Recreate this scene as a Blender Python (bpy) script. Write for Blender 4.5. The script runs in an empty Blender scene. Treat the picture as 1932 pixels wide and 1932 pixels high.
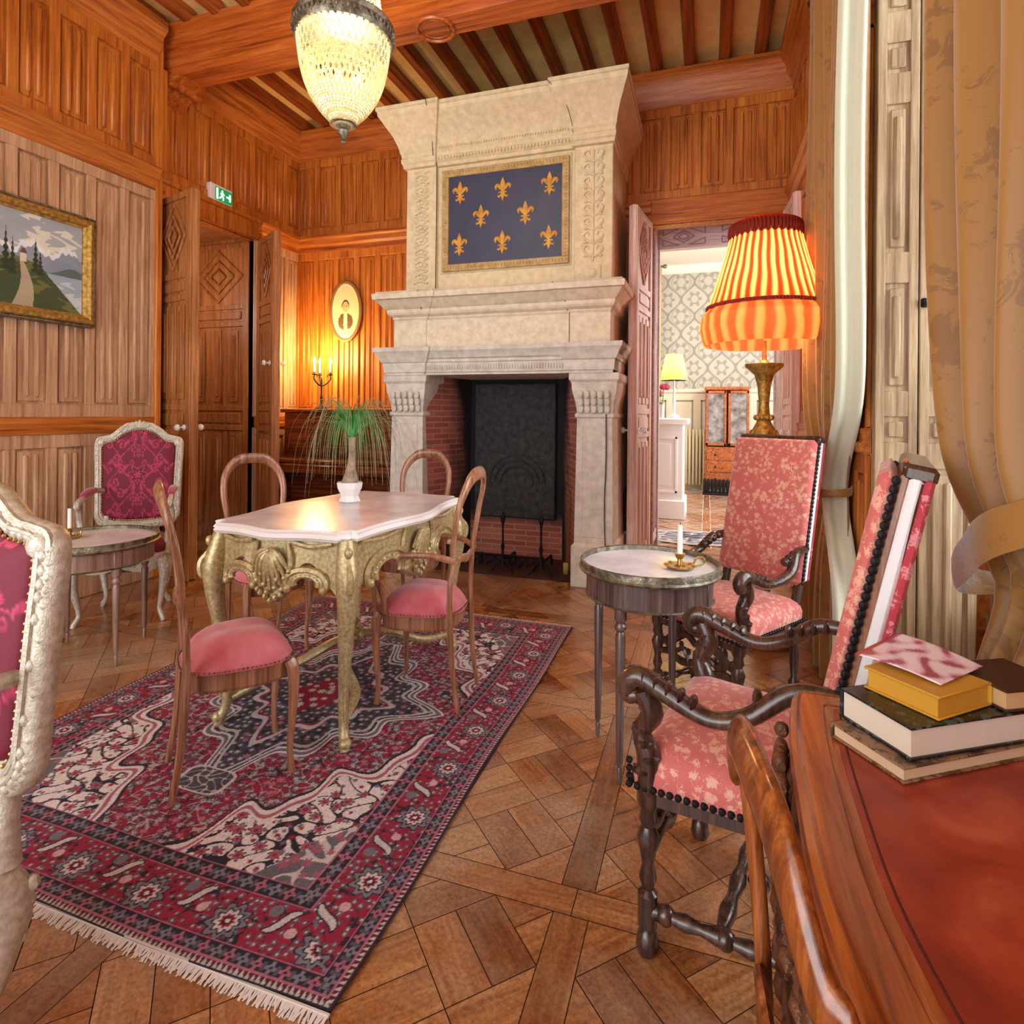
import bpy, math, random
import numpy as np
from mathutils import Vector, Matrix
random.seed(7)
PI = math.pi
sc = bpy.context.scene
C = sc.collection

# ------------------------------------------------------------------ camera, world, light, exposure
YAW = math.radians(18.3)
cam_d = bpy.data.cameras.new('camera'); cam = bpy.data.objects.new('camera', cam_d); C.objects.link(cam)
cam.location = (0, 0, 1.2)
cam.rotation_mode = 'XYZ'
ROLL = math.radians(0.5)
cam.matrix_world = Matrix.Translation((0, 0, 1.2)) @ Matrix.Rotation(YAW, 4, 'Z') @ Matrix.Rotation(PI/2, 4, 'X') @ Matrix.Rotation(ROLL, 4, 'Z')
cam_d.sensor_fit = 'HORIZONTAL'; cam_d.sensor_width = 36
cam_d.lens = 36*1114/1932
cam_d.shift_y = -(966-780)/1932
cam_d.clip_start = 0.02; cam_d.clip_end = 60
sc.camera = cam

sc.view_settings.view_transform = 'Standard'
sc.view_settings.look = 'None'
sc.view_settings.exposure = 0.8
sc.view_settings.gamma = 1.0
sc.view_settings.use_curve_mapping = False

w = bpy.data.worlds.new('daylight'); sc.world = w; w.use_nodes = True
w.node_tree.nodes['Background'].inputs[0].default_value = (0.93, 0.96, 1.0, 1)
w.node_tree.nodes['Background'].inputs[1].default_value = 1.2

def area(name, loc, target, sx, sy, power, col=(1, 1, 1), spread=PI):
    l = bpy.data.lights.new(name, 'AREA'); l.shape = 'RECTANGLE'; l.size = sx; l.size_y = sy
    l.energy = power; l.color = col; l.spread = spread
    o = bpy.data.objects.new(name, l); C.objects.link(o); o.location = loc
    o.rotation_euler = (Vector(target)-Vector(loc)).to_track_quat('-Z', 'Y').to_euler()
    return o
def point(name, loc, power, col, r=0.03):
    l = bpy.data.lights.new(name, 'POINT'); l.energy = power; l.color = col; l.shadow_soft_size = r
    o = bpy.data.objects.new(name, l); C.objects.link(o); o.location = loc
    return o
area('window_daylight', (2.6, 1.9, 2.3), (-1.5, 2.3, 0.9), 2.4, 3.2, 125, (0.93, 0.97, 1.0))
area('rear_fill', (-2.0, -1.5, 1.5), (-.9, 4.0, 4.1), 3.2, 2.2, 48, (1.0, 0.98, 0.95))  # added fill light behind the camera, aimed up to brighten the ceiling
area('far_room_daylight', (1.9, 7.6, 2.0), (-1.0, 8.0, 1.6), 2.4, 2.4, 95, (1.0, 0.98, 0.95))
area('far_room_daylight', (-1.0, 7.4, 3.4), (0.0, 8.5, 0.5), 1.2, 2.0, 34, (1.0, 0.96, 0.9))

# ------------------------------------------------------------------ colours and materials
def hx(h, a=1.0):
    h = h.lstrip('#'); v = [int(h[i:i+2], 16)/255 for i in (0, 2, 4)]
    return tuple([(c/12.92 if c <= 0.04045 else ((c+0.055)/1.055)**2.4) for c in v] + [a])
def newmat(name):
    m = bpy.data.materials.new(name); m.use_nodes = True
    nt = m.node_tree; b = nt.nodes['Principled BSDF']
    return m, nt, b
def L(nt, a, b): nt.links.new(a, b)
def coords(nt, scale=(1, 1, 1), kind='Object', rot=(0, 0, 0)):
    tc = nt.nodes.new('ShaderNodeTexCoord'); mp = nt.nodes.new('ShaderNodeMapping')
    mp.inputs['Scale'].default_value = scale; mp.inputs['Rotation'].default_value = rot
    L(nt, tc.outputs[kind], mp.inputs[0]); return mp.outputs[0]
def noise_t(nt, vec, scale=5, detail=4, rough=0.55, dist=0):
    n = nt.nodes.new('ShaderNodeTexNoise'); n.inputs['Scale'].default_value = scale
    n.inputs['Detail'].default_value = detail; n.inputs['Roughness'].default_value = rough
    n.inputs['Distortion'].default_value = dist; L(nt, vec, n.inputs['Vector']); return n.outputs['Fac']
def ramp(nt, fac, stops, interp='LINEAR'):
    r = nt.nodes.new('ShaderNodeValToRGB'); r.color_ramp.interpolation = interp
    els = r.color_ramp.elements
    while len(els) < len(stops): els.new(0.5)
    for e, (p, c) in zip(els, stops): e.position = p; e.color = c
    L(nt, fac, r.inputs[0]); return r.outputs[0]
def mix(nt, a, b, fac, mode='MIX'):
    m = nt.nodes.new('ShaderNodeMix'); m.data_type = 'RGBA'; m.blend_type = mode
    for s, v in ((6, a), (7, b), (0, fac)):
        if isinstance(v, (int, float)): m.inputs[s].default_value = v
        elif isinstance(v, tuple): m.inputs[s].default_value = v
        else: L(nt, v, m.inputs[s])
    return m.outputs[2]
def bump(nt, b, h, strength=0.3, dist=0.01):
    n = nt.nodes.new('ShaderNodeBump'); n.inputs['Strength'].default_value = strength
    n.inputs['Distance'].default_value = dist; L(nt, h, n.inputs['Height']); L(nt, n.outputs[0], b.inputs['Normal'])
def plain(name, col, rough=0.5, metal=0.0, bs=0, bscale=60, var=None, emit=0, coat=0):
    m, nt, b = newmat(name)
    b.inputs['Roughness'].default_value = rough; b.inputs['Metallic'].default_value = metal
    if coat: b.inputs['Coat Weight'].default_value = coat; b.inputs['Coat Roughness'].default_value = 0.12
    v = coords(nt)
    if var:
        f = noise_t(nt, v, bscale*0.35, 5, 0.6)
        L(nt, ramp(nt, f, [(0.32, hx(var)), (0.68, hx(col))]), b.inputs['Base Color'])
    else: b.inputs['Base Color'].default_value = hx(col)
    if bs: bump(nt, b, noise_t(nt, v, bscale, 4, 0.6), bs, 0.006)
    if emit:
        b.inputs['Emission Color'].default_value = hx(col); b.inputs['Emission Strength'].default_value = emit
    return m
def wood(name, light, mid, dark, axis='z', sc_=1.0, rough=0.42, coat=0.0, kind='Object', bs=0.12):
    m, nt, b = newmat(name)
    s = {'z': (1, 1, 0.045), 'y': (1, 0.045, 1), 'x': (0.045, 1, 1)}[axis]
    v = coords(nt, s, kind)
    g = noise_t(nt, v, 34*sc_, 7, 0.66, 0.25)
    big = noise_t(nt, coords(nt, tuple(0.5+0.5*q for q in s), kind), 3.1*sc_, 3, 0.5, 0.3)
    fine = noise_t(nt, v, 120*sc_, 3, 0.6, 0)
    c = ramp(nt, g, [(0.3, hx(dark)), (0.47, hx(mid)), (0.68, hx(light))])
    c = mix(nt, c, ramp(nt, big, [(0.3, hx('#b89678')), (0.7, hx('#ffffff'))]), 0.5, 'MULTIPLY')
    c = mix(nt, c, ramp(nt, fine, [(0.35, hx('#b8a494')), (0.55, hx('#ffffff'))]), 0.45, 'MULTIPLY')
    L(nt, c, b.inputs['Base Color'])
    b.inputs['Roughness'].default_value = rough
    if coat: b.inputs['Coat Weight'].default_value = coat; b.inputs['Coat Roughness'].default_value = 0.15
    bump(nt, b, g, bs, 0.004)
    return m
def attr_mat(name, rough=0.8, attr='Col', sheen=0, bs=0.0, bscale=300, coat=0):
    m, nt, b = newmat(name)
    a = nt.nodes.new('ShaderNodeAttribute'); a.attribute_name = attr
    L(nt, a.outputs['Color'], b.inputs['Base Color'])
    b.inputs['Roughness'].default_value = rough
    if sheen: b.inputs['Sheen Weight'].default_value = sheen; b.inputs['Sheen Roughness'].default_value = 0.4
    if coat: b.inputs['Coat Weight'].default_value = coat
    if bs: bump(nt, b, noise_t(nt, coords(nt), bscale, 3, 0.6), bs, 0.003)
    return m

M = {}
M['panel'] = wood('pine_panelling', '#e6963c', '#cc742a', '#8a4414', 'z')
M['panel_low'] = wood('daylit_pine_panelling', '#e2bd98', '#cda27c', '#9c724e', 'z')  # paler and pinker: window sheen on the lower left wall put into the colour
M['panel_hx'] = wood('pine_moulding_x', '#de8a38', '#c46a24', '#7a380e', 'x')
M['panel_hy'] = wood('pine_moulding_y', '#e09040', '#c67028', '#7c3c12', 'y')
M['beam'] = wood('ceiling_beam_pine', '#da7e34', '#bc5c1c', '#6e2c0a', 'x')
M['rafter'] = wood('ceiling_rafter_pine', '#c26c2e', '#9c4a1a', '#5c260c', 'y')
M['plaster'] = plain('ochre_plaster', '#fbd68c', 0.85, bs=0.15, bscale=30, var='#f0c474')
M['door'] = wood('door_oak', '#d0925a', '#b4733c', '#7a481f', 'z')
M['pinkdoor'] = wood('limed_door', '#ffe6dc', '#f2cec4', '#d4a498', 'z', rough=0.5)
M['shutter'] = wood('limed_shutter', '#ccb692', '#b09876', '#80684a', 'z', rough=0.5)
M['stone'] = plain('lamplit_carved_limestone', '#ecdcba', 0.8, bs=0.5, bscale=60, var='#d6c49c')  # yellow tint puts the chandelier's glow into the upper stone colour
M['stone_mid'] = plain('greyed_limestone', '#e8ddc8', 0.8, bs=0.45, bscale=55, var='#cfc2a8')
M['lilac'] = wood('lilac_painted_wood', '#f6eaee', '#ead8dc', '#cbb2b8', 'x', rough=0.5)
M['stone_low'] = plain('pale_limestone', '#e4dfd6', 0.75, bs=0.45, bscale=45, var='#c6beb0')
M['stonedark'] = plain('stone_joint', '#5f5240', 0.9)
M['gilt'] = plain('aged_gilding', '#c9b478', 0.38, 0.75, bs=0.9, bscale=80, var='#6e5a34')
M['giltpaint'] = plain('cream_gilt_paint', '#dccda0', 0.30, 0.42, bs=0.25, bscale=220, var='#a4905e')
M['goldframe'] = plain('gilt_frame', '#d8b060', 0.35, 0.7, bs=0.6, bscale=120, var='#8a6424')
M['silverwood'] = plain('silvered_carved_wood', '#dcd4c6', 0.32, 0.2, bs=0.35, bscale=200, var='#b0a48e')
M['greywood'] = wood('greyed_walnut', '#b49486', '#94705f', '#5e4238', 'z', rough=0.35, coat=0.2)
M['darkgrey'] = wood('smoked_walnut', '#7c6a66', '#5c4a48', '#352826', 'z', rough=0.25, coat=0.4)
M['chairwood'] = wood('walnut_chair_wood', '#c8987a', '#a67152', '#66402c', 'z', 1.4, rough=0.3, coat=0.3)
M['fgwood'] = wood('polished_dark_walnut', '#b86c34', '#84441a', '#401c0a', 'z', 1.2, rough=0.2, coat=0.5)
M['darkwood'] = wood('dark_turned_walnut', '#6a4a3a', '#47302a', '#211512', 'z', 1.5, rough=0.25, coat=0.4)
M['pianowood'] = wood('piano_mahogany', '#8a4a24', '#622c12', '#30130a', 'x', rough=0.25, coat=0.4)
M['deskwood'] = wood('desk_walnut', '#cc7c3a', '#a65622', '#5c280c', 'y', 1.2, rough=0.25, coat=0.4)
M['deskcarve'] = plain('carved_oak', '#7c4a2e', 0.5, bs=1.0, bscale=55, var='#2c1610')
M['marble'] = plain('grey_white_marble', '#f0eef4', 0.20, bscale=16, var='#c9c4cc')
M['marble_edge'] = plain('white_marble_edge', '#fbf9f8', 0.25)
M['brass'] = plain('brass_fittings', '#b79a5a', 0.3, 0.9)
M['oldbrass'] = plain('aged_bronze', '#a39c88', 0.4, 0.8, bs=0.6, bscale=90, var='#4f4a3c')
M['iron'] = plain('black_iron', '#1c1a1c', 0.55, 0.5, bs=0.4)
M['soot'] = plain('sooty_iron_fireback', '#3e3c3e', 0.7, 0.0, bs=1.0, bscale=60, var='#141315')
M['white'] = plain('white_glaze', '#f3f1ef', 0.2)
M['whitepaint'] = plain('white_gloss_paint', '#ece9e6', 0.35)
M['wax'] = plain('white_wax', '#f4f0e6', 0.4)
M['black'] = plain('black_void', '#0c0a0a', 0.8)
M['red_paint'] = plain('red_enamel', '#c81c1c', 0.3)
M['soil'] = plain('potting_soil', '#4a3a2c', 0.95)
M['leaf'] = plain('palm_leaf_green', '#5c9b52', 0.5)
M['bark'] = plain('palm_bark', '#b6a48c', 0.9, bs=0.8, bscale=90, var='#7b6a58')
M['damask'] = attr_mat('crimson_damask', 0.7, sheen=0.0, bs=0.15)
M['rug'] = attr_mat('wool_rug', 0.95, bs=0.4, bscale=500)
M['canvas'] = attr_mat('oil_canvas', 0.45)
M['paper'] = attr_mat('printed_paper', 0.3)
M['wallpaper'] = attr_mat('damask_wallpaper', 0.8)
M['bluecanvas'] = plain('heraldic_blue_canvas', '#42425f', 0.5, bscale=14, var='#2f3a55')
M['fleur'] = plain('painted_gold', '#e0aa3c', 0.5, 0.1, bscale=60, var='#b87a20')
def velvet(name, a, b_, c_):
    m, nt, b = newmat(name)
    v = coords(nt)
    f = noise_t(nt, v, 420, 3, 0.7); g = noise_t(nt, v, 9, 3, 0.5)
    c = mix(nt, ramp(nt, f, [(0.35, hx(a)), (0.65, hx(b_))]), hx(c_), ramp(nt, g, [(0.4, (0, 0, 0, 1)), (0.75, (0.6, 0.6, 0.6, 1))]))
    L(nt, c, b.inputs['Base Color']); b.inputs['Roughness'].default_value = 0.75
    b.inputs['Sheen Weight'].default_value = 0.5
    bump(nt, b, f, 0.3, 0.003); return m
M['rosevelvet'] = velvet('rose_velvet', '#b93c4c', '#d8707a', '#e08c94')
def floral(name, base, fig, scale=22, rough=0.7, sheen=0.3, thr=0.5, gold=None):
    m, nt, b = newmat(name)
    v = coords(nt)
    vo = nt.nodes.new('ShaderNodeTexVoronoi'); vo.inputs['Scale'].default_value = scale; L(nt, v, vo.inputs['Vector'])
    n1 = noise_t(nt, v, scale*2.6, 4, 0.7, 1.2)
    n2 = noise_t(nt, v, scale*0.5, 2, 0.5)
    mt = nt.nodes.new('ShaderNodeMath'); mt.operation = 'MULTIPLY_ADD'
    L(nt, vo.outputs['Distance'], mt.inputs[0]); mt.inputs[1].default_value = -0.45; L(nt, n1, mt.inputs[2])
    mt2 = nt.nodes.new('ShaderNodeMath'); mt2.operation = 'MULTIPLY_ADD'
    L(nt, n2, mt2.inputs[0]); mt2.inputs[1].default_value = 0.5; L(nt, mt.outputs[0], mt2.inputs[2])
    f = ramp(nt, mt2.outputs[0], [(thr, (0, 0, 0, 1)), (thr+0.06, (1, 1, 1, 1))])
    L(nt, mix(nt, hx(base), hx(fig), f), b.inputs['Base Color'])
    b.inputs['Roughness'].default_value = rough; b.inputs['Sheen Weight'].default_value = sheen
    bump(nt, b, f, 0.12, 0.003); return m
M['salmon'] = floral('salmon_floral_brocade', '#c8645e', '#e0a48c', 44, thr=0.56)
M['curtain'] = floral('old_gold_jacquard', '#9c6a2a', '#865820', 7, rough=0.5, sheen=0.5, thr=0.6)
M['lit_lining'] = plain('window_lit_lining', '#cfceb6', 0.8, bs=0.2)  # curtain lining whitened, window light on its edge is in the colour
def brick():
    m, nt, b = newmat('fire_brick')
    v = coords(nt, (1, 1, 1), 'UV')
    t = nt.nodes.new('ShaderNodeTexBrick'); L(nt, v, t.inputs['Vector'])
    t.inputs['Color1'].default_value = hx('#bc6a54'); t.inputs['Color2'].default_value = hx('#98483c')
    t.inputs['Mortar'].default_value = hx('#a8897a'); t.inputs['Scale'].default_value = 1
    t.inputs['Brick Width'].default_value = 0.2; t.inputs['Row Height'].default_value = 0.045; t.inputs['Mortar Size'].default_value = 0.006
    a = nt.nodes.new('ShaderNodeAttribute'); a.attribute_name = 'Soot'
    c = mix(nt, t.outputs['Color'], hx('#1c1718'), a.outputs['Fac'])
    L(nt, c, b.inputs['Base Color']); b.inputs['Roughness'].default_value = 0.9
    bump(nt, b, t.outputs['Fac'], -0.6, 0.01)
    return m
M['brick'] = brick()
def emis(name, col, s):
    m, nt, b = newmat(name); b.inputs['Base Color'].default_value = hx(col)
    b.inputs['Emission Color'].default_value = hx(col); b.inputs['Emission Strength'].default_value = s; return m
M['bulb'] = emis('warm_bulb', '#fff0c8', 22)
M['bulb_cool'] = emis('chandelier_bulb', '#fff6e6', 14)
M['exitgreen'] = emis('exit_sign_green', '#0c7a40', 0.6)
M['exitwhite'] = emis('exit_sign_white', '#f4fff4', 1.2)
def shade(name, col, pleat=None, mixf=0.55):
    m, nt, b = newmat(name)
    out = nt.nodes['Material Output']
    tr = nt.nodes.new('ShaderNodeBsdfTranslucent'); ms = nt.nodes.new('ShaderNodeMixShader')
    b.inputs['Roughness'].default_value = 0.7; b.inputs['Base Color'].default_value = hx(col); tr.inputs[0].default_value = hx(col)
    if pleat:
        a = nt.nodes.new('ShaderNodeAttribute'); a.attribute_name = 'Pleat'
        c = mix(nt, hx(col), hx(pleat), a.outputs['Fac'])
        L(nt, c, b.inputs['Base Color']); L(nt, c, tr.inputs[0])
    ms.inputs[0].default_value = mixf; L(nt, b.outputs[0], ms.inputs[1]); L(nt, tr.outputs[0], ms.inputs[2]); L(nt, ms.outputs[0], out.inputs[0])
    return m
M['shade'] = shade('pleated_silk_shade', '#f0a468', '#9c2c14', 0.55)
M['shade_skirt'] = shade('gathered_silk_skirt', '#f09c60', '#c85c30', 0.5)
M['shade_red'] = shade('gathered_red_trim', '#b03a20')
M['paleshade'] = shade('cream_lampshade', '#fff0a8', mixf=0.7)
M['beads'] = shade('glass_beads', '#f6ecc8', mixf=0.5)
def glassm():
    m, nt, b = newmat('clear_glass'); b.inputs['Roughness'].default_value = 0.02
    b.inputs['Transmission Weight'].default_value = 1.0; b.inputs['IOR'].default_value = 1.05
    return m
M['glass'] = glassm()

# ------------------------------------------------------------------ mesh builder
def cat(P, n):
    """Catmull-Rom through points P (any dimension), n samples per span."""
    P = [np.array(p, float) for p in P]
    if len(P) < 3:
        return [P[0]+(P[1]-P[0])*i/n for i in range(n+1)]
    out = []
    E = [2*P[0]-P[1]] + P + [2*P[-1]-P[-2]]
    for i in range(1, len(E)-2):
        p0, p1, p2, p3 = E[i-1:i+3]
        for k in range(n):
            t = k/n
            out.append(0.5*((2*p1)+(-p0+p2)*t+(2*p0-5*p1+4*p2-p3)*t*t+(-p0+3*p1-3*p2+p3)*t**3))
    out.append(P[-1]); return out
def catc(P, n):
    P = [np.array(p, float) for p in P]; m = len(P); out = []
    for i in range(m):
        p0, p1, p2, p3 = P[i-1], P[i], P[(i+1) % m], P[(i+2) % m]
        for k in range(n):
            t = k/n
            out.append(0.5*((2*p1)+(-p0+p2)*t+(2*p0-5*p1+4*p2-p3)*t*t+(-p0+3*p1-3*p2+p3)*t**3))
    return out
class MB:
    def __init__(s): s.V = []; s.F = []
    def add(s, vs, fs):
        o = len(s.V); s.V += [tuple(float(q) for q in v) for v in vs]; s.F += [tuple(i+o for i in f) for f in fs]; return s
    def bx(s, x0, x1, y0, y1, z0, z1, b=0.0):
        x0, x1 = sorted((x0, x1)); y0, y1 = sorted((y0, y1)); z0, z1 = sorted((z0, z1))
        if b <= 0:
            v = [(x, y, z) for z in (z0, z1) for x, y in ((x0, y0), (x1, y0), (x1, y1), (x0, y1))]
            return s.add(v, [(3, 2, 1, 0), (4, 5, 6, 7), (0, 1, 5, 4), (1, 2, 6, 5), (2, 3, 7, 6), (3, 0, 4, 7)])
        b = min(b, (x1-x0)*.49, (y1-y0)*.49, (z1-z0)*.49)
        def lp(x0, x1, y0, y1, z, c): return [(x0+c, y0, z), (x1-c, y0, z), (x1, y0+c, z), (x1, y1-c, z), (x1-c, y1, z), (x0+c, y1, z), (x0, y1-c, z), (x0, y0+c, z)]
        c = b
        return s.loft([lp(x0+b, x1-b, y0+b, y1-b, z0, 1e-4), lp(x0, x1, y0, y1, z0+b, c), lp(x0, x1, y0, y1, z1-b, c), lp(x0+b, x1-b, y0+b, y1-b, z1, 1e-4)])
    def obx(s, c, sz, M3=None, b=0):
        t = MB(); t.bx(-sz[0]/2, sz[0]/2, -sz[1]/2, sz[1]/2, -sz[2]/2, sz[2]/2, b)
        R = M3 if M3 is not None else Matrix.Identity(3)
        return s.add([R @ Vector(v) + Vector(c) for v in t.V], t.F)
    def loft(s, loops, cap=True, close=True):
        n = len(loops[0]); vs = [p for l in loops for p in l]; fs = []
        for i in range(len(loops)-1):
            for j in range(n if close else n-1):
                k = (j+1) % n; fs.append((i*n+j, i*n+k, (i+1)*n+k, (i+1)*n+j))
        if cap: fs.append(tuple(range(n))[::-1]); fs.append(tuple((len(loops)-1)*n+j for j in range(n)))
        return s.add(vs, fs)
    def tube(s, P, r, n=8, k=6, closed=False, hint=None, cap=True, smooth=True):
        """r: number, (a,b) or list of either, one per control point; a along the hint's side, b along the hint."""
        if not isinstance(r, list): r = [r]*len(P)
        r = [(q, q) if isinstance(q, (int, float)) else q for q in r]
        D = [list(p)+list(q) for p, q in zip(P, r)]
        if smooth: D = catc(D, k) if closed else cat(D, k)
        D = [np.array(d, float) for d in D]; pts = [Vector(d[:3]) for d in D]; m = len(pts)
        loops = []; up = None
        for i, p in enumerate(pts):
            a = pts[i-1] if (closed or i > 0) else p
            b = pts[(i+1) % m] if (closed or i < m-1) else p
            t = (b-a)
            t = t.normalized() if t.length > 1e-9 else Vector((0, 0, 1))
            if hint is not None: u = Vector(hint)
            else: u = up if up is not None else (Vector((0, 0, 1)) if abs(t.z) < .9 else Vector((1, 0, 0)))
            u = (u-t*u.dot(t))
            u = u.normalized() if u.length > 1e-6 else t.orthogonal().normalized()
            up = u; v = t.cross(u)
            ra, rb = D[i][3], D[i][4]
            loops.append([p+v*(ra*math.cos(2*PI*j/n))+u*(rb*math.sin(2*PI*j/n)) for j in range(n)])
        if closed: loops.append(loops[0]); return s.loft(loops, cap=False)
        return s.loft(loops, cap=cap)
    def lathe(s, prof, c=(0, 0, 0), n=20, axis=None, sx=1, sy=1):
        loops = []
        for r, z in prof:
            loops.append([Vector((r*sx*math.cos(2*PI*j/n), r*sy*math.sin(2*PI*j/n), z)) for j in range(n)])
        if axis is not None:
            q = Vector((0, 0, 1)).rotation_difference(Vector(axis).normalized())
            loops = [[q @ p for p in l] for l in loops]
        loops = [[p+Vector(c) for p in l] for l in loops]
        return s.loft(loops)
    def sph(s, c, r, n=8, m=6, M3=None):
        if isinstance(r, (int, float)): r = (r, r, r)
        vs = [(0, 0, -1)]
        for i in range(1, m):
            a = -PI/2+PI*i/m
            for j in range(n): vs.append((math.cos(a)*math.cos(2*PI*j/n), math.cos(a)*math.sin(2*PI*j/n), math.sin(a)))
        vs.append((0, 0, 1)); fs = []
        for j in range(n): fs.append((0, 1+(j+1) % n, 1+j))
        for i in range(m-2):
            for j in range(n): fs.append((1+i*n+j, 1+i*n+(j+1) % n, 1+(i+1)*n+(j+1) % n, 1+(i+1)*n+j))
        e = len(vs)-1
        for j in range(n): fs.append((1+(m-2)*n+j, 1+(m-2)*n+(j+1) % n, e))
        vs = [Vector((v[0]*r[0], v[1]*r[1], v[2]*r[2])) for v in vs]
        if M3 is not None: vs = [M3 @ v for v in vs]
        return s.add([v+Vector(c) for v in vs], fs)
    def prism(s, poly, z0, z1, T=None):
        n = len(poly); vs = [(p[0], p[1], z0) for p in poly]+[(p[0], p[1], z1) for p in poly]
        if T is not None: vs = [T @ Vector(v) for v in vs]
        return s.add(vs, [tuple(range(n))[::-1], tuple(range(n, 2*n))]+[(j, (j+1) % n, n+(j+1) % n, n+j) for j in range(n)])
    def xf(s, T, i0=0):
        s.V = s.V[:i0]+[tuple(T @ Vector(v)) for v in s.V[i0:]]; return s
    def build(s, name, mat, parent=None, flat=False, ang=0.65):
        me = bpy.data.meshes.new(name); me.from_pydata(s.V, [], s.F)
        mats = mat if isinstance(mat, (list, tuple)) else [mat]
        for m in mats: me.materials.append(m)
        me.validate(); me.update()
        if not flat:
            me.shade_smooth(); me.set_sharp_from_angle(angle=ang)
        o = bpy.data.objects.new(name, me); C.objects.link(o)
        if parent is not None: o.parent = parent
        return o
def tag(o, label=None, cat_=None, group=None, kind=None):
    if label: o['label'] = label
    if cat_: o['category'] = cat_
    if group: o['group'] = group
    if kind: o['kind'] = kind
    return o
def thing(name, label, cat_, loc=(0, 0, 0), rz=0, group=None):
    o = bpy.data.objects.new(name, None); C.objects.link(o); o.empty_display_size = 0.1
    o.location = loc; o.rotation_euler = (0, 0, rz)
    return tag(o, label, cat_, group)
def struct(o): o['kind'] = 'structure'; return o
def dup(root, loc, rz, label, group=None):
    r = root.copy(); C.objects.link(r); r.location = loc; r.rotation_euler = (0, 0, rz); r['label'] = label
    if group: r['group'] = group
    for ch in list(root.children):
        c = ch.copy(); C.objects.link(c); c.parent = r
        for g in ch.children:
            d = g.copy(); C.objects.link(d); d.parent = c
    return r
def face(fx, fy): return math.atan2(fx, -fy)
def vcol(o, cols, name='Col'):
    me = o.data; a = me.color_attributes.new(name, 'FLOAT_COLOR', 'POINT')
    arr = np.ones((len(me.vertices), 4), np.float32); arr[:, :3] = cols[:, :3]
    a.data.foreach_set('color', arr.ravel())
def vval(o, vals, name):
    a = o.data.attributes.new(name, 'FLOAT', 'POINT'); a.data.foreach_set('value', np.asarray(vals, np.float32))
def gridmesh(name, P, mat, parent=None, cols=None):
    """P: (n,m,3) array of points."""
    n, m = P.shape[:2]
    me = bpy.data.meshes.new(name)
    i = np.arange((n-1)*(m-1)); r = i//(m-1); c = i % (m-1); a = r*m+c
    F = np.stack([a, a+1, a+m+1, a+m], 1)
    me.vertices.add(n*m); me.vertices.foreach_set('co', P.reshape(-1).astype(np.float32))
    me.loops.add(len(F)*4); me.loops.foreach_set('vertex_index', F.ravel().astype(np.int32))
    me.polygons.add(len(F)); me.polygons.foreach_set('loop_start', (np.arange(len(F))*4).astype(np.int32))
    me.polygons.foreach_set('loop_total', np.full(len(F), 4, np.int32))
    me.materials.append(mat); me.update(calc_edges=True); me.validate(); me.shade_smooth()
    o = bpy.data.objects.new(name, me); C.objects.link(o)
    if parent is not None: o.parent = parent
    if cols is not None: vcol(o, cols.reshape(-1, cols.shape[-1]))
    return o
# ------------------------------------------------------------------ drawn patterns (numpy)
def rgb(h): return np.array(hx(h)[:3])
def hashn(i, j, k=0):
    v = np.sin(i*127.1+j*311.7+k*74.7)*43758.5453
    return v-np.floor(v)
def florets(x, y, cell, k=0, jit=0.35, petals=5):
    """normalised flower radius and id of the nearest jittered flower."""
    best = np.full(x.shape, 9.0); bid = np.zeros(x.shape); bth = np.zeros(x.shape)
    ci = np.floor(x/cell); cj = np.floor(y/cell)
    for di in (-1, 0, 1):
        for dj in (-1, 0, 1):
            i = ci+di; j = cj+dj
            px = (i+.5+jit*(hashn(i, j, k)*2-1))*cell; py = (j+.5+jit*(hashn(i, j, k+1)*2-1))*cell
            dx = x-px; dy = y-py; th = np.arctan2(dy, dx)+6.28*hashn(i, j, k+2)
            R = cell*(0.3+0.2*hashn(i, j, k+3))*(1+0.28*np.cos(petals*th))
            q = np.hypot(dx, dy)/R
            m = q < best; best = np.where(m, q, best); bid = np.where(m, hashn(i, j, k+4), bid)
    return best, bid
def vines(x, y, s, k=0.0):
    a = np.sin(x*s+1.7*np.sin(y*s*.8+k)+k)+np.sin(y*s*1.1+1.5*np.sin(x*s*.7+2*k))
    return np.abs(a)
RED, DARK, GREY, IVORY, PINK, NAVY = rgb('#901a3a'), rgb('#262030'), rgb('#6f6c7a'), rgb('#d8d0d2'), rgb('#ac667c'), rgb('#352c44')
def put(c, m, col): c[m] = col
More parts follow.
